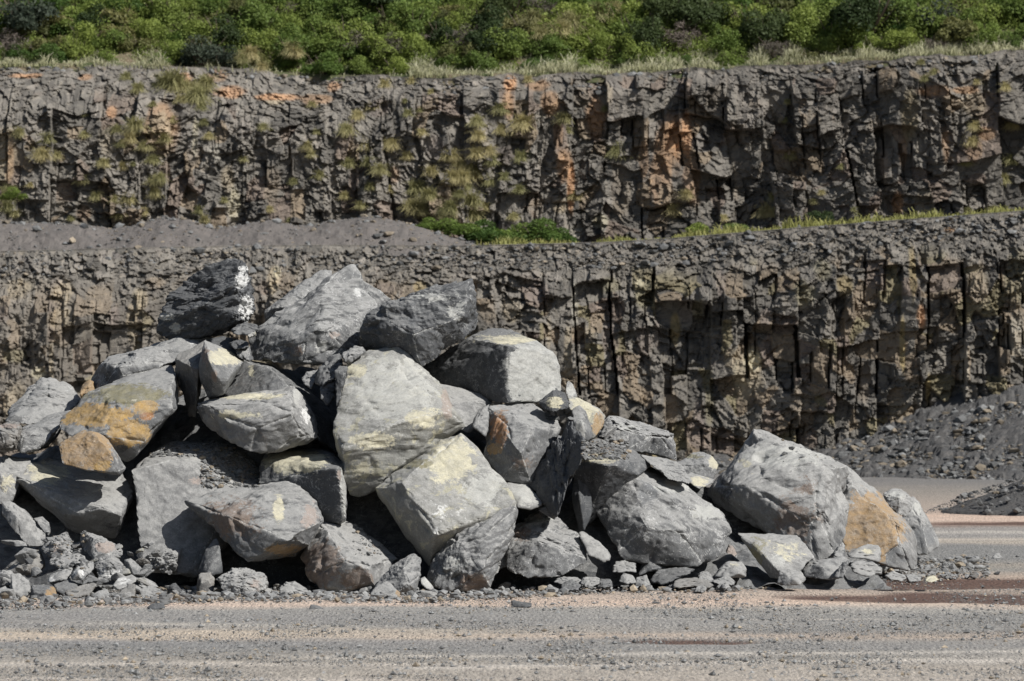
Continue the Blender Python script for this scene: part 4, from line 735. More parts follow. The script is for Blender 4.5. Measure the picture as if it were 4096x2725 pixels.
B('boulder', 'black blocky pillar in the deep gap left of the round scratched boulder',
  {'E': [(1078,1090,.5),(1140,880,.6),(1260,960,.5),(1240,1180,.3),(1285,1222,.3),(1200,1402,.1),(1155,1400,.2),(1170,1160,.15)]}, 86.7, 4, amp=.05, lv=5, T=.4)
B('boulder', 'rounded pale rock with an ochre streak in the gap between the two big right boulders',
  {'F': [(15,420,.6),(80,370,.8),(150,335,1.0),(240,320,1.0),(300,348,.9),(372,430,.6),(345,510,.4),(320,570,.35),(200,625,.1),(130,570,.15),(40,460,.3),(240,430,.2)]}, 90.6, 1, amp=.05, lv=6, T=.6, st=[('F',320,420,50,80,'cream',1.0),('F',150,370,120,30,'olive',.7)])
B('boulder', 'pale rock behind the crest of the round scratched boulder',
  {'F': [(60,540,.4),(130,500,.5),(330,560,.5),(320,590,.3),(200,640,.1),(150,610,.1)]}, 89.8, 2, amp=.05, lv=5, T=.4, st=[('F',200,570,120,60,'cream',.8)])
B('boulder', 'largest boulder, a pale-topped block with a rough pitted front at the right of the pile',
  {'F': [(275,700,1.7),(330,600,1.75),(400,440,1.7),(520,270,1.65),(580,190,1.6),(640,122,1.7),(700,150,1.9),(800,180,2.2),(960,228,2.4),(1050,233,2.4),(1150,288,2.3),(1250,330,2.1),(1350,385,1.8),(1420,460,1.35),(1432,560,1.1),(1438,850,.8),(1420,1020,.6),(1340,1120,.3),
         (1305,1200,.2),(1180,1232,.12),(1040,1060,.3),(860,1025,.42),(540,400,1.2),(410,600,.85),(420,640,.78),(560,640,.62),(720,560,.52),(980,478,.62),(1190,445,.7),(1345,460,.8),(540,835,.95),(720,900,.7),(900,800,.22),(1180,760,.15),(1180,1000,.05),(1320,800,.3),(400,740,1.4)]},
  88.9, 2, amp=.055, lv=7, cuts=4, rough=1.3,
  st=[('F',900,370,420,120,'pale',1.0),('F',600,420,120,120,'cream',.5),('F',1000,900,260,220,'brown',.75),('F',1100,620,180,120,'brown',.5),('F',400,640,120,240,'dark',.5),('F',1370,1050,60,90,'dark',1.0)])  # left dark spot paints the shadow of the underside
B('boulder', 'boulder with a broad golden-brown face at the right end of the pile',
  {'F': [(1350,470,1.4),(1450,430,1.5),(1500,480,1.45),(1570,550,1.4),(1700,640,1.3),(1780,760,1.15),(1900,872,1.05),(1990,962,.95),(2030,1060,.75),(2032,1200,.55),(2042,1300,.4),(1950,1342,.2),(1740,1275,.1),(1600,1200,.15),(1420,1160,.25),
         (1440,612,.62),(1600,700,.48),(1700,800,.4),(1830,870,.32),(1892,965,.2),(1892,1110,.1),(1350,900,.45)]}, 90.4, 2, amp=.045, lv=7, cuts=4,
  st=[('F',1640,950,330,330,'ochre',1.1),('F',1560,770,90,60,'cream',.6),('F',1700,1060,160,110,'gold',.75),('F',1850,1200,110,110,'grey',.9)])
B('boulder', 'pale rock behind the golden-brown boulder at the right end',
  {'F': [(1745,680,.5),(1800,640,.7),(1885,620,.8),(1972,698,.6),(1985,800,.4),(1930,870,.2),(1860,850,.1),(1780,760,.3),(1880,720,.2)]}, 93.0, 2, amp=.06, lv=6, T=.5, st=[('F',1850,710,100,60,'pale',.8)])
B('boulder', 'tapering two-toned rock forming the far right end of the pile',
  {'F': [(1930,722,.6),(1990,700,.8),(2045,740,.8),(2100,860,.7),(2170,1000,.55),(2222,1090,.4),(2215,1145,.25),(2130,1180,.1),(2040,1210,.1),(1990,1100,.2),(1960,980,.25),(1900,870,.4),(2060,900,.25)]}, 96.5, 2, amp=.05, lv=6, T=.6, st=[('F',2090,1040,120,150,'grey',.9),('F',2020,800,70,100,'pale',.8)])
B('boulder', 'tilted slab with a pale spotted face propped in front of the largest boulder',
  {'F': [(523,1022,.55),(570,1008,.65),(700,1010,.7),(900,1040,.65),(1030,1020,.7),(1100,1110,.5),(1162,1212,.4),(1062,1312,.2),(900,1372,.05),(850,1395,.1),(800,1392,.2),(700,1250,.4),(600,1112,.5),(672,1082,.35),(765,1220,.12),(862,1320,.0)]}, 86.7, 2, amp=.03, lv=6, T=.4, cuts=2,
  st=[('F',920,1170,220,150,'cream',.55),('F',850,1230,150,120,'pale',.6),('F',680,1200,110,180,'olive',.75)])
for lab, f, L, Y, m, stn in [
    ('grey rock with a shell-like fracture at the foot of the tilted spotted slab', 'F', [(850,1440,.2),(868,1320,.35),(930,1303,.4),(1000,1340,.4),(1055,1330,.35),(1103,1390,.2),(1045,1445,.05),(940,1447,.05),(1000,1400,.02)], 85.7, 2, None),
    ('low grey rock with a notch painted dark as shade under the largest boulder', 'F', [(1040,1335,.4),(1110,1260,.5),(1200,1240,.6),(1400,1200,.65),(1475,1222,.5),(1440,1310,.3),(1395,1385,.1),(1260,1400,.05),(1110,1375,.2),(1220,1280,.15)], 86.7, 1, [('F',1190,1340,60,60,'dark',1.2)]),  # notch is shade painted dark on the surface, not modelled
    ('rough pale block in front of the golden-brown boulder', 'F', [(1440,1180,.4),(1540,1130,.5),(1600,1098,.6),(1700,1110,.55),(1728,1160,.4),(1725,1262,.2),(1620,1225,.1),(1450,1215,.1)], 88.5, 2, [('F',1620,1160,80,40,'cream',.7)]),
    ('flat grey rock below the rough pale block at the right', 'F', [(1460,1270,.4),(1520,1225,.5),(1640,1258,.5),(1740,1300,.35),(1732,1352,.15),(1600,1372,.05),(1490,1340,.1)], 87.3, 2, None),
    ('small upright rock at the right foot of the largest boulder', 'F', [(1330,1160,.3),(1400,1085,.4),(1425,1110,.35),(1425,1200,.2),(1390,1225,.05),(1330,1200,.1)], 88.3, 1, None),
    ('small reddish rock in the black gap beside the round scratched boulder', 'F', [(415,1190,.3),(450,1088,.4),(490,1130,.35),(522,1185,.2),(500,1215,.1),(430,1225,.05)], 88.0, 6, [('F',470,1160,70,70,'pink',1.2)]),
    ('angular grey rock left of the tilted spotted slab', 'F', [(320,1370,.3),(420,1240,.5),(560,1250,.5),(602,1312,.3),(600,1375,.2),(540,1345,.05),(400,1395,.05)], 86.3, 2, [('F',500,1265,70,30,'cream',.6)]),
    ('smooth grey wedge lying on the ground left of the spotted slab', 'F', [(310,1400,.2),(450,1368,.35),(512,1420,.25),(490,1448,.1),(380,1445,.05),(320,1425,.05)], 85.7, 1, None),
    ('long flat slab lying on the ground in front of the round scratched boulder', 'F', [(-10,1400,.35),(150,1378,.5),(280,1400,.4),(315,1440,.2),(290,1465,.05),(-10,1462,.05)], 85.6, 6, None),
    ('low grey rock at the lower right foot of the round scratched boulder', 'F', [(180,1360,.3),(230,1320,.4),(290,1340,.35),(330,1410,.2),(290,1430,.05),(200,1400,.05)], 86.2, 1, None),
    ('small crystal-edged stone standing on the gravel right of the flat slab', 'F', [(163,1500,.1),(190,1450,.2),(230,1440,.2),(265,1470,.1),(245,1508,.0)], 84.9, 2, None),
    ('small wedge stone on the gravel near the shell-fractured rock', 'F', [(380,1468,.1),(400,1430,.15),(430,1422,.15),(470,1468,.05),(420,1472,.0)], 85.2, 2, None),
    ('flat grey stone in the rubble below the golden-brown boulder', 'F', [(1750,1365,.2),(1820,1325,.35),(1900,1350,.3),(1935,1385,.15),(1900,1420,.05),(1800,1395,.05)], 86.0, 2, None),
    ('dark flat stone at the right foot of the golden-brown boulder', 'F', [(1930,1360,.2),(1990,1350,.3),(2060,1370,.2),(2060,1412,.05),(1960,1418,.05)], 86.1, 1, None),
    ('bright cream stone alone at the edge of the mud', 'F', [(2090,1390,.1),(2120,1360,.2),(2170,1362,.2),(2205,1400,.1),(2150,1418,.0),(2100,1415,.0)], 85.9, 5, [('F',2150,1390,100,60,'cream',1.3)]),
    ('thin bent stone propped at the right of the low notched rock', 'F', [(1330,1380,.2),(1400,1250,.4),(1440,1240,.35),(1470,1220,.3),(1440,1310,.2),(1405,1390,.05)], 86.2, 1, None),
    ('long dark stone lying at the foot of the round scratched boulder', 'J', [(490,280,.3),(525,225,.45),(640,208,.5),(730,222,.3),(650,262,.1),(560,297,.05)], 86.0, 7, None),
    ('black-sided peaked stone at the foot of the round scratched boulder', 'J', [(430,245,.3),(480,130,.6),(540,150,.6),(600,212,.4),(520,222,.15),(440,255,.1),(500,180,.2)], 86.4, 7, None),
    ('flat grey stone with a pale top between the scarred boulder and the peaked stone', 'J', [(308,222,.3),(320,185,.4),(375,172,.45),(435,190,.35),(432,238,.15),(360,235,.05),(312,235,.1)], 86.1, 1, None),
    ('squat grey stone in the front rubble below the peaked stone', 'J', [(425,300,.15),(432,260,.3),(480,248,.35),(503,300,.15),(470,308,.0)], 85.4, 1, None),
    ('low grey stone in the front rubble left of the squat one', 'J', [(345,280,.2),(360,235,.35),(420,255,.3),(430,285,.1),(390,298,.0)], 85.5, 2, None),
    ('dark angular stone at the foot of the scarred boulder', 'J', [(235,310,.15),(250,265,.3),(300,270,.3),(318,305,.1),(270,320,.0)], 85.2, 7, None),
    ('rounded dark stone near the front edge of the centre rubble', 'J', [(55,325,.15),(60,290,.3),(115,268,.35),(155,300,.15),(140,325,.0)], 84.9, 7, None),
    ('flat grey stone in the rubble right of the wedged grey boulder', 'J', [(20,285,.2),(40,255,.35),(140,258,.35),(165,290,.1),(70,298,.0)], 85.5, 1, None),
    ('pale stone under the scarred grey boulder', 'J', [(150,290,.2),(165,258,.3),(245,260,.3),(250,290,.1),(180,312,.0)], 85.2, 2, None)]:
    B('rock', lab, {f: L}, Y, m, amp=.07, lv=5, T=.35, st=stn, cuts=4)
B('rock', 'grey boulder standing partly hidden between the wedged boulder and the scarred one',
  {'E': [(150,1700,.3),(200,1560,.4),(330,1480,.5),(500,1450,.5),(520,1700,.2),(400,1800,.05),(200,1800,.1)]}, 86.0, 1, amp=.07, lv=6, T=.4)
B('boulder', 'dark boulder deep in shadow under the left side of the largest boulder',  # dark body added to fill the black shadowed base of the largest boulder
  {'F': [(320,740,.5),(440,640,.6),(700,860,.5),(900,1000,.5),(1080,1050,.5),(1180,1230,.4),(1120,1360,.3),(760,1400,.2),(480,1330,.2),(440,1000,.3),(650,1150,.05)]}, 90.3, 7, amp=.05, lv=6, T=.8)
B('boulder', 'grey boulder mostly hidden in the gap behind the round scratched boulder',
  {'F': [(-150,560,.5),(60,540,.6),(200,610,.6),(320,640,.6),(430,820,.5),(500,1050,.4),(400,1250,.3),(100,1200,.2),(-100,900,.2)]}, 90.9, 7, amp=.05, lv=6, T=.8)
# stones lying alone on the gravel
for lab, f, L, Y, m in [
    ('dark flaky stone lying alone on the gravel at the left', 'K', [(655,262,.1),(680,240,.15),(735,235,.15),(742,262,.0),(690,268,.0)], None, 4),
    ('flat dark stone lying alone on the gravel near the middle', 'K', [(1385,268,.05),(1395,243,.12),(1430,250,.12),(1457,262,.05),(1440,268,.0)], None, 7),
    ('black-sided stone lying on the gravel right of the middle', 'K', [(2295,258,.05),(2293,225,.12),(2340,232,.15),(2390,240,.1),(2388,258,.0)], None, 4),
    ('thin dark flake on the pink dust right of the middle', 'J', [(505,388,.05),(515,380,.1),(548,383,.1),(552,388,.0)], None, 4),
    ('lone grey stone on the far gravel at the right', 'J', [(2200,160,.05),(2215,140,.15),(2235,139,.15),(2247,160,.05),(2240,168,.0),(2205,168,.0)], None, 2)]:
    bot = max(src(f, x, y)[1] for x, y, d in L)
    B('rock', lab, {f: L}, gY(bot), m, amp=.06, lv=4, T=.15, group='loose stones on the gravel')

# ---------------------------------------------------------------- small rubble, each stone on its own
def variant(k, m):
    rs = np.random.RandomState(900 + k); pts = rs.normal(0, 1, (13, 3)); pts /= np.linalg.norm(pts, axis=1)[:, None]
    pts *= np.array([1.0, .8, rs.uniform(.45, .85)]) * .5
    me, c = rock_mesh('rock', pts, m, 5, .05, 500 + k, cuts=3)
    return me
VAR = [variant(k, RM[[1, 2, 2, 3, 6, 1, 7, 2, 5, 1, 2, 6][k]]) for k in range(12)]
rr = random.Random(5)
def small(px, py, s, Y=None, lab=None, grp='rubble along the foot of the pile'):
    Y = Y or gY(py); w = P(px, py, Y)
    o = link('rock', VAR[rr.randrange(12)], (w[0], Y, w[2] + s * .22)); o.rotation_euler = (rr.uniform(-.5, .5), rr.uniform(-.5, .5), rr.uniform(0, 6.28))
    o.scale = (s * rr.uniform(.8, 1.3), s * rr.uniform(.8, 1.2), s * rr.uniform(.6, 1.1))
    tag(o, lab, 'stone', grp); return o
FOOT = [(0, 2425), (200, 2432), (500, 2412), (900, 2400), (1300, 2402), (1700, 2402), (2100, 2385), (2500, 2362), (2900, 2362), (3200, 2338), (3500, 2325), (3700, 2318), (3960, 2300)]
fx = np.array([a for a, b in FOOT]); fy = np.array([b for a, b in FOOT])
for i in range(215):
    x = rr.uniform(-20, 3700); fyy = float(np.interp(x, fx, fy)); t = rr.random() ** 1.4
    s = rr.choice([.07, .10, .14, .19, .26, .32]) * rr.uniform(.8, 1.25) * (1.1 - .5 * (1 - t))
    small(x, fyy - 55 * t + 3, s, lab='small angular stone in the strip of rubble along the foot of the pile')
for i in range(34):
    x = rr.gauss(3800, 90); small(x, rr.uniform(2272, 2318), rr.choice([.07, .1, .14, .2]), lab='small grey stone scattered past the right end of the pile', grp='stones past the right end of the pile')
for i in range(75):
    x = rr.uniform(-10, 640); y = rr.uniform(2190, 2400)
    small(x, y, rr.choice([.14, .2, .26, .34]) * rr.uniform(.7, 1.1), Y=83.6 + (2400 - y) * .009, lab='grey stone heaped in the rubble below the hollow at the left', grp='rubble heaped at the left')
# ---------------------------------------------------------------- chips and the dark fill inside the pile
def stone_soup(name, C, S, cols, mat, seed, lvl=1, flat=.75):
    rs = np.random.RandomState(seed); U, F = ico(lvl) if lvl else (np.array([[1, 0, 0], [0, 1, 0], [-1, 0, 0], [0, -1, 0], [0, 0, 1], [0, 0, -1.0]]), np.array([[0, 1, 4], [1, 2, 4], [2, 3, 4], [3, 0, 4], [1, 0, 5], [2, 1, 5], [3, 2, 5], [0, 3, 5]]))
    n = len(C); k = len(U)
    V = U[None] * (1 + rs.uniform(-.38, .38, (n, k, 1)))
    V = V * (np.stack([rs.uniform(.7, 1.3, n), rs.uniform(.7, 1.3, n), rs.uniform(.5, 1.0, n) * flat], 1) * S[:, None])[:, None, :] * .5
    a = rs.uniform(0, 6.28, n); ca, sa = np.cos(a), np.sin(a)
    X = V[..., 0] * ca[:, None] - V[..., 1] * sa[:, None]; Yv = V[..., 0] * sa[:, None] + V[..., 1] * ca[:, None]
    V = np.stack([X, Yv, V[..., 2]], -1) + C[:, None, :]
    FF = (F[None] + (np.arange(n) * k)[:, None, None]).reshape(-1, 3)
    col = np.concatenate([np.repeat(cols, k, axis=0), np.ones((n * k, 1))], 1)
    return mesh_np(name, V.reshape(-1, 3), FF, mat, False, {'col': col})
t = NT('stone_chips'); t.l(t.mix(t.ramp(t.noise(t.coord(), 25, 5), .35, .65, 0, .35), t.attr('col').outputs['Color'], (.05, .05, .05)), t.b.inputs['Base Color']); CHIP = t.m
def greys(n, rs, lo=.10, hi=.26, warm=.12):
    g = rs.uniform(lo, hi, (n, 1)) * np.array([[1, 1.01, 1.0]]); w = rs.random(n) < warm
    g[w] = g[w] * np.array([1.35, 1.12, .85]); return g
# core of the pile: an added dark mound that keeps the gaps between boulders black
px_ = [-300, 0, 300, 700, 1000, 1500, 1900, 2200, 2500, 2700, 2850, 3050, 3300, 3500, 3700]
pz_ = [1900, 1850, 1790, 1600, 1480, 1500, 1620, 1760, 1860, 1960, 2120, 2210, 2230, 2320, 2600]
def mound_h(x, y):
    px = 2048 + x / 90 * FPX; top = np.interp(px, px_, pz_); z = CAMZ - (top - HZ) / FPX * 90
    return z * np.clip(1 - ((y - 91.5) / 4.6) ** 2, 0, 1) ** .7
gx, gy = np.meshgrid(np.arange(-10, 5.9, .1), np.arange(86.6, 96.6, .1)); sh = gx.shape
xx, yy = gx.ravel(), gy.ravel()
zz = mound_h(xx, yy) + (fbm(np.stack([xx * 3, yy * 3, xx * 0], 1), 4, 3) - .55) * .5
i = np.arange(sh[0] * sh[1]).reshape(sh); F4 = np.stack([i[:-1, :-1], i[:-1, 1:], i[1:, 1:], i[1:, :-1]], -1).reshape(-1, 4)
o = link('core_gap_fill', mesh_np('core_gap_fill', np.stack([xx, yy, zz], 1), F4, G7, False, {'edge': xx * 0, 'stain': np.zeros((len(xx), 4))}))
tag(o, 'added dark filler for the shaded gaps inside the boulder pile', 'rubble', kind='stuff')

# ---------------------------------------------------------------- loose stones on scree, ledge edge and quarry floor
rs = np.random.RandomState(31)
n = 24000; x = rs.uniform(3, 22, n); Yt = edge_y(x) - 1 - rs.uniform(0, 1, n) ** .8 * (1.2 + 7.5 * ss(6, 17, x)); z = talus_h(x, Yt)
S = np.clip(.030 * rs.pareto(1.9, n) + .035, .035, .34); k = z > -.07
o = link('scree_stones', stone_soup('scree_stones', np.stack([x, Yt, z + S * .15], 1)[k], S[k], greys(n, rs, .10, .23, .3)[k], CHIP, 5)); tag(o, 'broken rock lying all over the scree at the foot of the lower face', 'rubble', kind='stuff')
n = 4200; x = rs.uniform(-22, 22, n); d = rs.uniform(-.9, .55, n); S = np.clip(.05 * rs.pareto(2.4, n) + .04, .04, .34); z = edge_z(x) - .05 + np.minimum(d, 0) * .9
o = link('rim_stones', stone_soup('rim_stones', np.stack([x, edge_y(x) + 1.5 + d, z], 1), S, greys(n, rs, .10, .23, .12), CHIP, 6)); tag(o, 'broken stones along the edge of the ledge', 'rubble', kind='stuff')
n = 3000; x = rs.uniform(-22, 22, n); d = rs.uniform(-1.0, .5, n); S = np.clip(.06 * rs.pareto(2.4, n) + .05, .05, .32); z = rim_z(x) - .02 + np.minimum(d, 0) * .6
lf = 1 - ss(-8, -1, x)
o = link('rim_stones', stone_soup('rim_stones', np.stack([x, rim_y(x) - .25 + d * .6, z - .06], 1), S, greys(n, rs, .10, .25, .25), CHIP, 7)); tag(o, 'broken stones along the rim of the upper face', 'rubble', kind='stuff')
n = 2600; x = rs.uniform(-22, -.8, n); s_ = rs.random(n) ** .8; S = np.clip(.035 * rs.pareto(2.0, n) + .03, .03, .3); z = bank_z(x, s_)
o = link('bank_stones', stone_soup('bank_stones', np.stack([x, edge_y(x) + 1.3 + s_ * 3.6, z + S * .1], 1), S, greys(n, rs, .12, .26, .3), CHIP, 17)); tag(o, 'loose stones lying on the gravel bank of the ledge', 'rubble', kind='stuff')
n = 2500; a = rs.uniform(0, 6.28, n); r_ = rs.random(n) ** .6; cx_ = float(P(4330, 1880, 130)[0]); S = np.clip(.02 * rs.pareto(2.0, n) + .025, .025, .2); wd = 580 / FPX * 130
o = link('heap_stones', stone_soup('heap_stones', np.stack([cx_ + r_ * np.cos(a) * wd * 1.1, 130 + r_ * np.sin(a) * 2.9, np.maximum(1.0 * (1 - r_ ** 1.7), .02)], 1), S, greys(n, rs, .08, .2, .1), CHIP, 18)); tag(o, 'loose stones on the dark gravel mound at the right', 'rubble', kind='stuff')
# pebbles on the quarry floor
n = 240000; py = rs.uniform(2225, 2800, n); px = rs.uniform(-500, 4600, n)
dn = fbm(np.stack([px / 400, py / 45, px * 0], 1), 4, 81); k = rs.random(n) < ss(.34, .62, dn) * .75 + .06; px = px[k]; py = py[k]; n = len(px)
Y = gY(py); X = (px - 2048) / FPX * Y; S = np.clip(.007 * rs.pareto(2.3, n) + .009, .009, .08)
g = greys(n, rs, .12, .31, .12)
o = link('pebbles', stone_soup('pebbles', np.stack([X, Y, S * .2], 1), S, g, CHIP, 8, 0, 1.0)); tag(o, 'pebbles and stone chips strewn over the quarry floor', 'pebbles', kind='stuff')
# chips thick around the foot of the pile and on the flat boulder tops
n = 9000; px = rs.uniform(-200, 3960, n); b = np.interp(px, fx, fy); py = b - rs.uniform(-14, 75, n); Y = gY(py); X = (px - 2048) / FPX * Y; S = np.clip(.03 * rs.pareto(2.2, n) + .03, .03, .16)
o = link('stone_chips', stone_soup('stone_chips', np.stack([X, Y, S * .25 + rs.uniform(0, .04, n)], 1), S, greys(n, rs, .13, .30, .12), CHIP, 9)); tag(o, 'stone chips packed around the foot of the pile', 'stone chips', kind='stuff')

# chips lying on the flat shoulders of two boulders
bpy.context.view_layer.update(); DG0 = bpy.context.evaluated_depsgraph_get(); CC = []
for f, x0, y0, x1, y1, m in (('C', 1800, 150, 2330, 560, 1500), ('C', 1300, 150, 1800, 290, 350), ('E', 1180, 590, 1600, 760, 1300), ('E', 860, 320, 1090, 400, 300), ('D', 1150, 880, 1500, 1180, 160), ('C', 380, 950, 800, 1300, 500), ('F', 900, 220, 1400, 420, 40)):
    for q in range(m):
        sx, sy = src(f, rs.uniform(x0, x1), rs.uniform(y0, y1)); d = Vector(P(sx, sy, 88.0)) - Vector((0, 0, CAMZ)); d.normalize()
        ok, loc, nrm, idx, ob, mt = SC.ray_cast(DG0, Vector((0, 0, CAMZ)), d)
        if ok and loc.y < 93 and nrm.z > .35 and ob.name.startswith(('boulder', 'rock')): CC.append(loc[:])
CC = np.array(CC); n = len(CC); S = np.clip(.016 * rs.pareto(2.0, n) + .018, .015, .11)
o = link('stone_chips', stone_soup('stone_chips', CC + np.stack([S * 0, S * 0, S * .1], 1), S, greys(n, rs, .10, .26, .12), CHIP, 19)); tag(o, 'stone chips lying on the flat shoulders of the boulders', 'stone chips', kind='stuff')

# ---------------------------------------------------------------- vegetation
def leafmat(name, c1, c2, tr=.42):
    t = NT(name); oi = t.n('ObjectInfo'); a = t.attr('v')
    c = t.mix(a.outputs['Fac'], c1, c2); hs = t.n('HueSaturation'); t.l(c, hs.inputs['Color']); t.l(t.ramp(oi.outputs['Random'], 0, 1, .72, 1.22), hs.inputs['Value']); t.l(t.ramp(oi.outputs['Random'], 0, 1, .515, .485), hs.inputs['Hue'])
    c = hs.outputs[0]; t.l(c, t.b.inputs['Base Color']); t.b.inputs['Roughness'].default_value = .6
    tn = t.n('BsdfTranslucent'); t.l(c, tn.inputs['Color']); mx = t.n('MixShader'); mx.inputs[0].default_value = tr
    t.l(t.b.outputs[0], mx.inputs[1]); t.l(tn.outputs[0], mx.inputs[2]); t.l(mx.outputs[0], t.t.nodes['Material Output'].inputs['Surface']); return t.m
LG = leafmat('green_leaves', (.135, .185, .044), (.245, .32, .078)); LD = leafmat('dark_leaves', (.055, .08, .03), (.09, .125, .045)); LB = leafmat('bluish_leaves', (.045, .062, .045), (.075, .095, .062)); LT = leafmat('grey_twigs', (.12, .10, .085), (.21, .18, .15), .1)
LK = leafmat('deep_green_leaves', (.085, .145, .032), (.145, .215, .05)); LY = leafmat('tawny_green_leaves', (.13, .14, .05), (.20, .20, .075))
TW = NT('twig_bark'); TW.b.inputs['Base Color'].default_value = (.12, .095, .075, 1); TW = TW.m
def leaves(n, R, H, seed, size=.05, lumps=14, twig=False):
    rs = np.random.RandomState(seed); L = rs.normal(0, 1, (lumps, 3)); L /= np.linalg.norm(L, axis=1)[:, None]; L = L * rs.uniform(.25, .8, (lumps, 1)); L[:, 2] = np.abs(L[:, 2]) * .9 + .1; lr = rs.uniform(.2, .5, lumps)
    w = rs.randint(lumps, size=n); d = rs.normal(0, 1, (n, 3)); d /= np.linalg.norm(d, axis=1)[:, None]; d[:, 2] = np.where(d[:, 2] < -.3, -d[:, 2], d[:, 2])
    c = L[w] + d * (lr[w] * rs.uniform(.55, 1.05, n) ** .6)[:, None]; c = c * np.array([R, R, H]) 
    c[:, 2] = np.maximum(c[:, 2], .02)
    a = rs.normal(0, 1, (n, 3)); a = a * (1, 1, .7) + d * .2; a /= np.linalg.norm(a, axis=1)[:, None]; b = np.cross(a, d + rs.normal(0, .5, (n, 3))); b /= np.linalg.norm(b, axis=1)[:, None] + 1e-9
    s = size * rs.uniform(.6, 1.25, n)[:, None]; e = .5 if not twig else .08
    V = np.stack([c - a * s, c + b * s * e, c + a * s, c - b * s * e], 1).reshape(-1, 3); F = np.arange(n * 4).reshape(-1, 4)
    v = np.clip(rs.uniform(0, 1, n) * .7 + .3 * (c[:, 2] / H > .6), 0, 1)
    return V, F, np.repeat(v, 4)
def twigs(R, H, seed, n=14):
    rs = np.random.RandomState(seed); V = []; F = []
    for i in range(n):
        a = rs.uniform(0, 6.28); e = np.array([math.cos(a) * R * rs.uniform(.3, .9), math.sin(a) * R * rs.uniform(.3, .9), H * rs.uniform(.5, 1.05)]); m = e * .5 + rs.normal(0, .06, 3)
        pts = [np.zeros(3), m, e]; rad = [.03, .02, .007]; b = len(V)
        for p_, r_ in zip(pts, rad):
            for q in range(3): V.append(p_ + np.array([math.cos(q * 2.09) * r_, math.sin(q * 2.09) * r_, 0]))
        for k in range(2):
            for q in range(3): F.append((b + k * 3 + q, b + k * 3 + (q + 1) % 3, b + k * 3 + 3 + (q + 1) % 3, b + k * 3 + 3 + q))
    return np.array(V), F
def shrub_kind(mat, n, R, H, seed, size=.05, twig=False):
    V, F, v = leaves(n, R, H, seed, size, twig=twig); me = mesh_np('foliage', V, F, mat, False, {'v': v}); tv, tf = twigs(R, H, seed); return me, mesh_np('branches', tv, tf, TW)
KIND = {'green': [shrub_kind(LG, 5200, 1.0, .95, 10 + k) for k in range(4)], 'dark': [shrub_kind(LD, 5600, 1.0, 1.1, 20 + k) for k in range(2)], 'blue': [shrub_kind(LB, 2600, 1.0, 1.0, 30, .06)],
        'bare': [shrub_kind(LT, 1500, 1.0, .9, 40 + k, .10, True) for k in range(2)], 'deep': [shrub_kind(LK, 5600, 1.0, .8, 50 + k) for k in range(2)], 'tawny': [shrub_kind(LY, 4600, 1.0, .8, 60, .07)]}
def shrub(kind, x, y, z, s, label, group, sz=1.0):
    r = bpy.data.objects.new('shrub', None); COL.objects.link(r); r.location = (x, y, z); r.rotation_euler.z = rr.uniform(0, 6.28); r.scale = (s, s, s * sz); r.empty_display_size = .2
    a, b = KIND[kind][rr.randrange(len(KIND[kind]))]; link('foliage', a, parent=r); link('branches', b, parent=r); tag(r, label, 'shrub', group); return r
LBL = {'green': 'bright green leafy shrub on the hillside above the quarry', 'dark': 'dark green dense shrub among the brighter ones on the hillside', 'bare': 'bare grey twiggy shrub among the green ones on the hillside',
       'tawny': 'tawny half-dry shrub among the green ones on the hillside', 'deep': 'deep green rounded shrub on the hillside above the quarry'}
LBS = ['left', 'centre', 'right']
for row in range(8):
    s_ = .9 + row * .72; N = 36
    for i in range(N):
        x = -20.5 + 41 * (i + rr.uniform(-.25, .75)) / N; y = float(rim_y(np.array([x]))[0]) + s_ + rr.uniform(-.25, .35)
        u = rr.random(); kd = 'green' if u < .58 else 'deep' if u < .72 else 'dark' if u < .77 else 'bare' if u < .89 else 'tawny'
        if row == 0 and kd in ('dark',): kd = 'green'
        shrub(kd, x, y, float(hill_z(np.array([x]), np.array([y]))[0]) - .1, rr.uniform(.75, 1.15) * (.7 if row == 0 else 1), LBL[kd] + (', left third' if x < -6 else ', right third' if x > 6 else ', middle third'), 'shrubs covering the hillside', rr.uniform(.85, 1.25))
rs = np.random.RandomState(55); n = 300000; x = rs.uniform(-21.5, 21.5, n); yy_ = rim_y(x) + rs.uniform(.7, 7.5, n); q = np.stack([x, yy_, x * 0], 1)
hh_ = rs.uniform(0, 1, n) * 1.25 * np.clip(fbm(q * 1.3, 4, 56) * 2.4 - .7, 0, 1) * ss(.5, 1.6, yy_ - rim_y(x)); c_ = np.stack([x, yy_, hill_z(x, yy_) + hh_], 1)
a_ = rs.normal(0, 1, (n, 3)); a_ /= np.linalg.norm(a_, axis=1)[:, None]; b_ = np.cross(a_, rs.normal(0, 1, (n, 3))); b_ /= np.linalg.norm(b_, axis=1)[:, None]; s4 = .044 * rs.uniform(.6, 1.2, n)[:, None]
o = link('undergrowth', mesh_np('undergrowth', np.stack([c_ - a_ * s4, c_ + b_ * s4 * .5, c_ + a_ * s4, c_ - b_ * s4 * .5], 1).reshape(-1, 3), np.arange(n * 4).reshape(-1, 4), LG, False, {'v': np.repeat(rs.uniform(0, 1, n), 4)})); tag(o, 'tangled green and tawny undergrowth between the shrubs on the hillside', 'undergrowth', kind='stuff')
def hill_pt(px, py):
    Y = 192.0
    for _ in range(12):
        w = P(px, py, Y); e = w[2] - float(hill_z(np.array([w[0]]), np.array([Y]))[0]); Y = max(188, Y + e * 1.5)
    return P(px, py, Y)
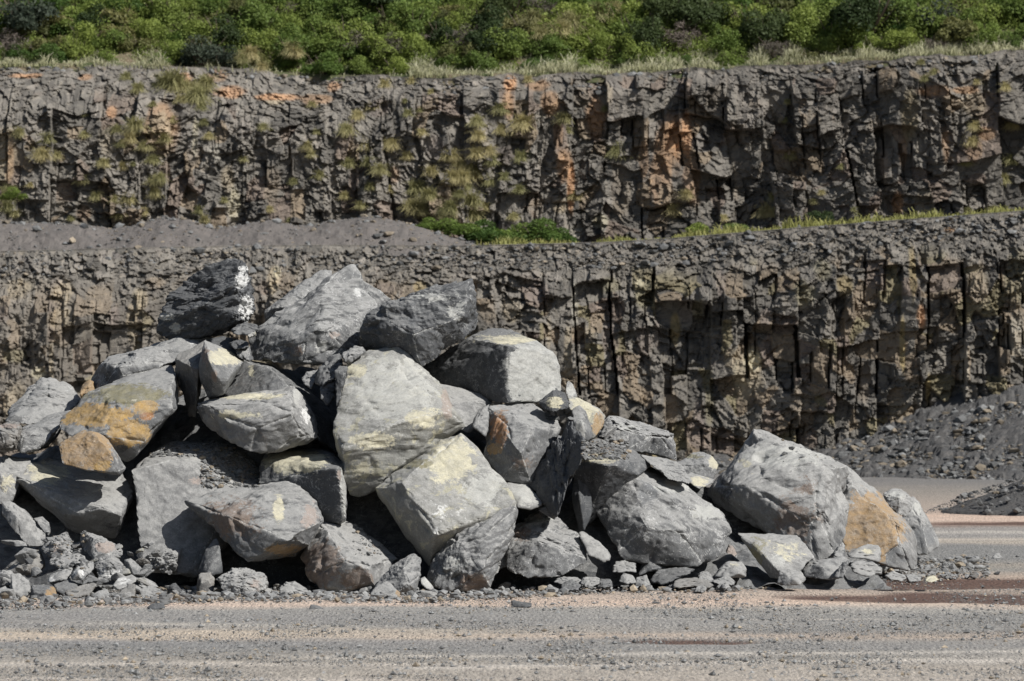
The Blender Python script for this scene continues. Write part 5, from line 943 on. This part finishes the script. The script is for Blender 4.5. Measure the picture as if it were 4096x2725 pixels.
for kd, f, px, py, s, lab in [('blue', 'X', 1340, 400, 1.0, 'dark bluish shrub hanging at the rim above the grass clumps on the left'), ('blue', 'X', 1480, 420, .75, 'smaller bluish shrub beside the dark bluish one at the rim'), ('deep', 'X', 2160, 470, .95, 'bright green shrub bulging over the rim left of the middle'),
        ('blue', 'X', 150, 170, 1.4, 'large dark shrub at the upper left corner of the hillside'), ('dark', 'Z', 1230, 190, 1.5, 'large dark rounded shrub at the right of the hillside'), ('blue', 'Z', 1650, 150, .9, 'bluish low shrub right of the large dark rounded one'), ('dark', 'Y', 2080, 130, 1.3, 'dark rounded shrub right of the dry grass strip on the hillside'),
        ('dark', 'Z', 90, 170, 1.2, 'dark green shrub left of the large rounded one on the hillside'), ('dark', 'Y', 230, 20, 1.5, 'very dark shrub at the top edge left of the middle'), ('bare', 'Y', 280, 330, .9, 'bare brown-grey shrub above the bright shrub at the rim'), ('bare', 'Y', 60, 300, .8, 'bare twiggy shrub at the rim right of the bluish pair')]:
    w = hill_pt(*src(f, px, py + 30 * s)); shrub(kd, w[0], w[1] - .4, w[2] - .05, s, lab, 'distinct shrubs on the hillside')
for kd, f, px, py, s, lab in [('deep', 'Y', 1230, 1440, .85, 'largest dark green shrub at the back of the ledge near the middle'), ('deep', 'Y', 900, 1460, .75, 'dark green shrub on the ledge left of the largest one'), ('deep', 'Y', 1060, 1470, .75, 'dark green shrub on the ledge squeezed against the largest one'), ('deep', 'Y', 1350, 1480, .55, 'low shrub at the right side of the largest one on the ledge'),
        ('deep', 'Y', 560, 1420, .42, 'small creeping shrub at the right foot of the long gravel heap'), ('deep', 'Y', 740, 1460, .6, 'low dark green shrub at the left end of the row on the ledge'), ('green', 'Z', 90, 1490, .45, 'small bright shrub on the ledge where the cliff turns rusty'), ('green', 'Z', 360, 1500, .40, 'small bright shrub in the black cleft on the ledge'),
        ('dark', 'Z', 880, 1450, .55, 'olive shrub at the foot of the upper face toward the right'), ('green', 'X', 110, 1290, .45, 'bright green shrub growing on the upper face at the left edge')]:
    a, b = src(f, px, py); Y = float(edge_y(np.array([(a - 2048) / FPX * 180]))[0]) + (5.5 if 'upper face at the left edge' not in lab else 9.0); w = P(a, b, Y); gz = float(edge_z(np.array([w[0]]))[0]) + float(np.interp(a, [1650, 1740, 1860, 1960, 2020], [.62, .5, .3, .05, 0]))
    shrub(kd, w[0], Y - 1.2, gz if 'left edge' not in lab else w[2] - .2, s * (1.45 if kd == 'deep' else 1.2), lab, 'shrubs on the ledge', .8)
# grass
def grassmat(name, c1, c2):
    return leafmat(name, c1, c2, .3)
GP = grassmat('pale_dry_grass', (.36, .36, .17), (.74, .70, .52)); GT = grassmat('olive_tussock_grass', (.23, .23, .085), (.52, .47, .25)); GL = grassmat('lime_grass', (.17, .19, .05), (.33, .33, .12))
def blades(C, Hh, W, lean, rs, out=None):
    n = len(C); a = rs.uniform(0, 6.28, n); d = np.stack([np.cos(a), np.sin(a), a * 0], 1) if out is None else out
    pr = np.stack([rs.uniform(-1, 1, n), rs.uniform(-.4, .4, n), np.zeros(n)], 1); pr /= np.linalg.norm(pr, axis=1)[:, None] + 1e-9
    l = (lean * rs.uniform(.2, 1.3, n))[:, None]; h = Hh[:, None]; up = np.array([[0, 0, 1.0]])
    m = C + up * h * .6 + d * h * l * .35; e = C + up * h * (1.0 - l * .45) + d * h * l * 1.0; w = W[:, None] * pr
    V = np.stack([C - w, C + w, m + w * .8, m - w * .8, e + w * .3, e - w * .3], 1).reshape(-1, 3); b = np.arange(n)[:, None] * 6
    F = np.concatenate([b + np.array([[0, 1, 2, 3]]), b + np.array([[3, 2, 4, 5]])]); v = np.tile([0, 0, .5, .5, 1, 1], n) * .75 + np.repeat(rs.uniform(0, .25, n), 6)
    return V, F, v
def strip(name, label, f_pos, n, hmin, hmax, w, mat, seed, keep):
    rs = np.random.RandomState(seed); x = rs.uniform(-21, 21, n); k = rs.random(n) < keep(x); x = x[k]; n = len(x); C = f_pos(x, rs); cl = fbm(np.stack([x * 1.6, x * 0, x * 0], 1), 3, seed)
    cl2 = fbm(np.stack([x * 5, C[:, 1] * 3, x * 0], 1), 3, seed + 7); H_ = rs.uniform(hmin, hmax, n) * np.clip(cl * 2.2 - .3, .2, 1.5) * np.clip(cl2 * 2.4 - .4, .25, 1.4); V, F, v = blades(C, H_, np.full(n, w), .7, rs); o = link(name, mesh_np(name, V, F, mat, False, {'v': v})); return tag(o, label, 'grass', kind='stuff')
def rimpos(x, rs): y = rim_y(x) - .3 + rs.uniform(0, 1.5, len(x)); return np.stack([x, y, np.where(y > rim_y(x) + .2, hill_z(x, y), rim_z(x) - .05)], 1)
def kp(x): px = 2048 + x / 191 * FPX; return np.where((px > 880) & (px < 1640), .12, 1.0) * np.where((px > 740) & (px < 880), .3, 1)
strip('dry_grass', 'pale dry grass growing along the rim of the upper face', rimpos, 20000, .22, .46, .014, GP, 91, kp)
def ledgepos(x, rs): y = edge_y(x) + 1.6 + rs.uniform(0, 2.2, len(x)); return np.stack([x, y, edge_z(x) - .03], 1)
strip('ledge_grass', 'lime green grass along the edge of the ledge', ledgepos, 11000, .10, .30, .018, GL, 92, lambda x: ss(-1.6, .5, x) * .9 + .0)
def tuft_mesh(seed, n=330):
    rs = np.random.RandomState(seed); C = rs.normal(0, .09, (n, 3)) * np.array([1.3, .5, .6]); a = rs.uniform(0, 6.28, n); d = np.stack([np.cos(a), np.sin(a) * .6 - .45, a * 0], 1)
    V, F, v = blades(C, rs.uniform(.3, .62, n), np.full(n, .012), 1.0, rs, d)
    dn = rs.random(n) < .5; V = V.reshape(n, 6, 3); dz = V[:, 4:, 2] - C[:, None, 2]; V[:, 4:, 2] -= np.where(dn[:, None], dz * 1.5, 0); V[:, 2:4, 2] -= np.where(dn[:, None], (V[:, 2:4, 2] - C[:, None, 2]) * .55, 0)
    return mesh_np('grass_tussock', V.reshape(-1, 3), F, GT, False, {'v': v})
TM = [tuft_mesh(70 + k) for k in range(6)]
TX = {'X': "830,520,60 910,600,60 1150,580,120 1080,570,80 1350,580,100 1300,660,100 1190,670,60 1220,600,90 1330,720,60 1010,700,40 130,890,60 310,930,70 280,1040,80 380,1040,40 555,760,30 555,900,40 770,870,50 800,960,50 900,850,90 860,930,60 960,980,60 1010,1070,60 1090,930,60 1130,800,40 1380,910,50 1350,820,40 1740,850,50 2060,700,50 2090,880,40 2030,980,50 2050,1030,50 2110,1170,60 680,1090,50 810,1110,50 880,1090,30 540,1200,60 1020,1210,60 1060,1190,50 1020,1290,60 850,1330,60 630,1310,60 760,1330,40 790,1420,60 1320,1400,50 1350,1460,50 1940,1210,40 1480,1330,40 1610,1060,40 950,1410,40 60,1300,80 40,1380,70 100,1420,60 1780,1390,40 1910,1460,30 1660,1500,30 470,1450,30 200,1230,35",
      'Y': "190,680,50 100,740,50 30,830,60 270,540,50 400,640,30 415,720,50 440,520,40 560,585,30 505,700,35 500,840,50 310,920,70 165,930,60 170,1030,60 240,1080,80 415,990,60 40,1040,60 180,1180,50 300,1200,50 20,1240,50 120,1300,50 560,1090,60 470,1200,90 550,1240,80 440,1310,80 490,1330,80 680,990,70 740,1040,80 700,1130,80 800,1080,80 840,1110,80 850,780,70 860,870,70 850,980,80 930,960,60 940,1020,50 1000,700,60 1010,830,80 1130,800,90 1120,1000,60 930,1150,60 1115,1200,60 740,1230,50 820,1280,80 830,1370,70 680,1330,80 900,1310,50 1020,1120,40 1400,760,60 1420,830,40 1740,970,70 1460,1240,60 2080,1330,80 1080,1370,50 1650,690,30 1170,510,40 760,1130,70 640,1360,60 780,1180,60",
      'Z': "1575,420,35 1660,490,40 2070,450,40 1600,530,50 2130,590,50 1940,550,30 690,680,30 670,800,30 715,1040,50 1050,1110,40 600,1310,50 560,1420,80 600,1420,60 865,1340,30 915,1280,30 30,1300,60 1930,850,60 1900,950,70 1870,1080,50 2180,840,60 2170,1070,60 2120,1200,60 270,1450,40 1890,1400,40 2050,1390,40 1130,1390,30"}
from mathutils.bvhtree import BVHTree
DG = bpy.context.evaluated_depsgraph_get(); DG.update()
up = [o for o in COL.objects if o.name.startswith('cliff')][-1]
CP = Vector((0, 0, CAMZ))
def hit(a, b):
    w = Vector(P(a, b, 185.0)); d = (w - CP).normalized(); ok, loc, nrm, idx = up.ray_cast(CP, d); return loc if ok else w
for f, S_ in TX.items():
    for q in S_.split():
        a, b, s = map(float, q.split(',')); sx, sy = src(f, a, b); loc = hit(sx, sy); sc_ = s / FR[f][2] / 56 * rr.uniform(.75, 1.0)
        where = 'left part' if sx < 1300 else 'middle' if sx < 2700 else 'right part'
        o = link('grass_tussock', TM[rr.randrange(6)], (loc.x, loc.y - .04, loc.z)); o.scale = (sc_, sc_, sc_ * rr.uniform(.9, 1.2)); o.rotation_euler.z = rr.uniform(-.5, .5)
        tag(o, 'drooping olive grass tussock growing on the %s of the upper rock face' % where, 'grass tussock', 'grass tussocks on the %s of the upper face' % where)
for f, a, b, s in (('Y', 1190, 170, 90), ('Y', 1430, 200, 110), ('Y', 1380, 240, 90), ('Y', 1600, 140, 100), ('Y', 1700, 110, 80), ('Y', 1950, 60, 90), ('Y', 1250, 260, 70), ('X', 1930, 380, 80), ('X', 1650, 410, 80), ('X', 1730, 490, 50), ('X', 1600, 440, 60), ('X', 1960, 400, 60)):
    w = hill_pt(*src(f, a, b + 20)); o = link('grass_tussock', TM[rr.randrange(6)], (w[0], w[1] - .7, w[2] + .25)); k = s / 95; o.scale = (k, k, k)
    tag(o, 'pale grass tussock growing among the shrubs above the rim', 'grass tussock', 'grass tussocks above the rim')
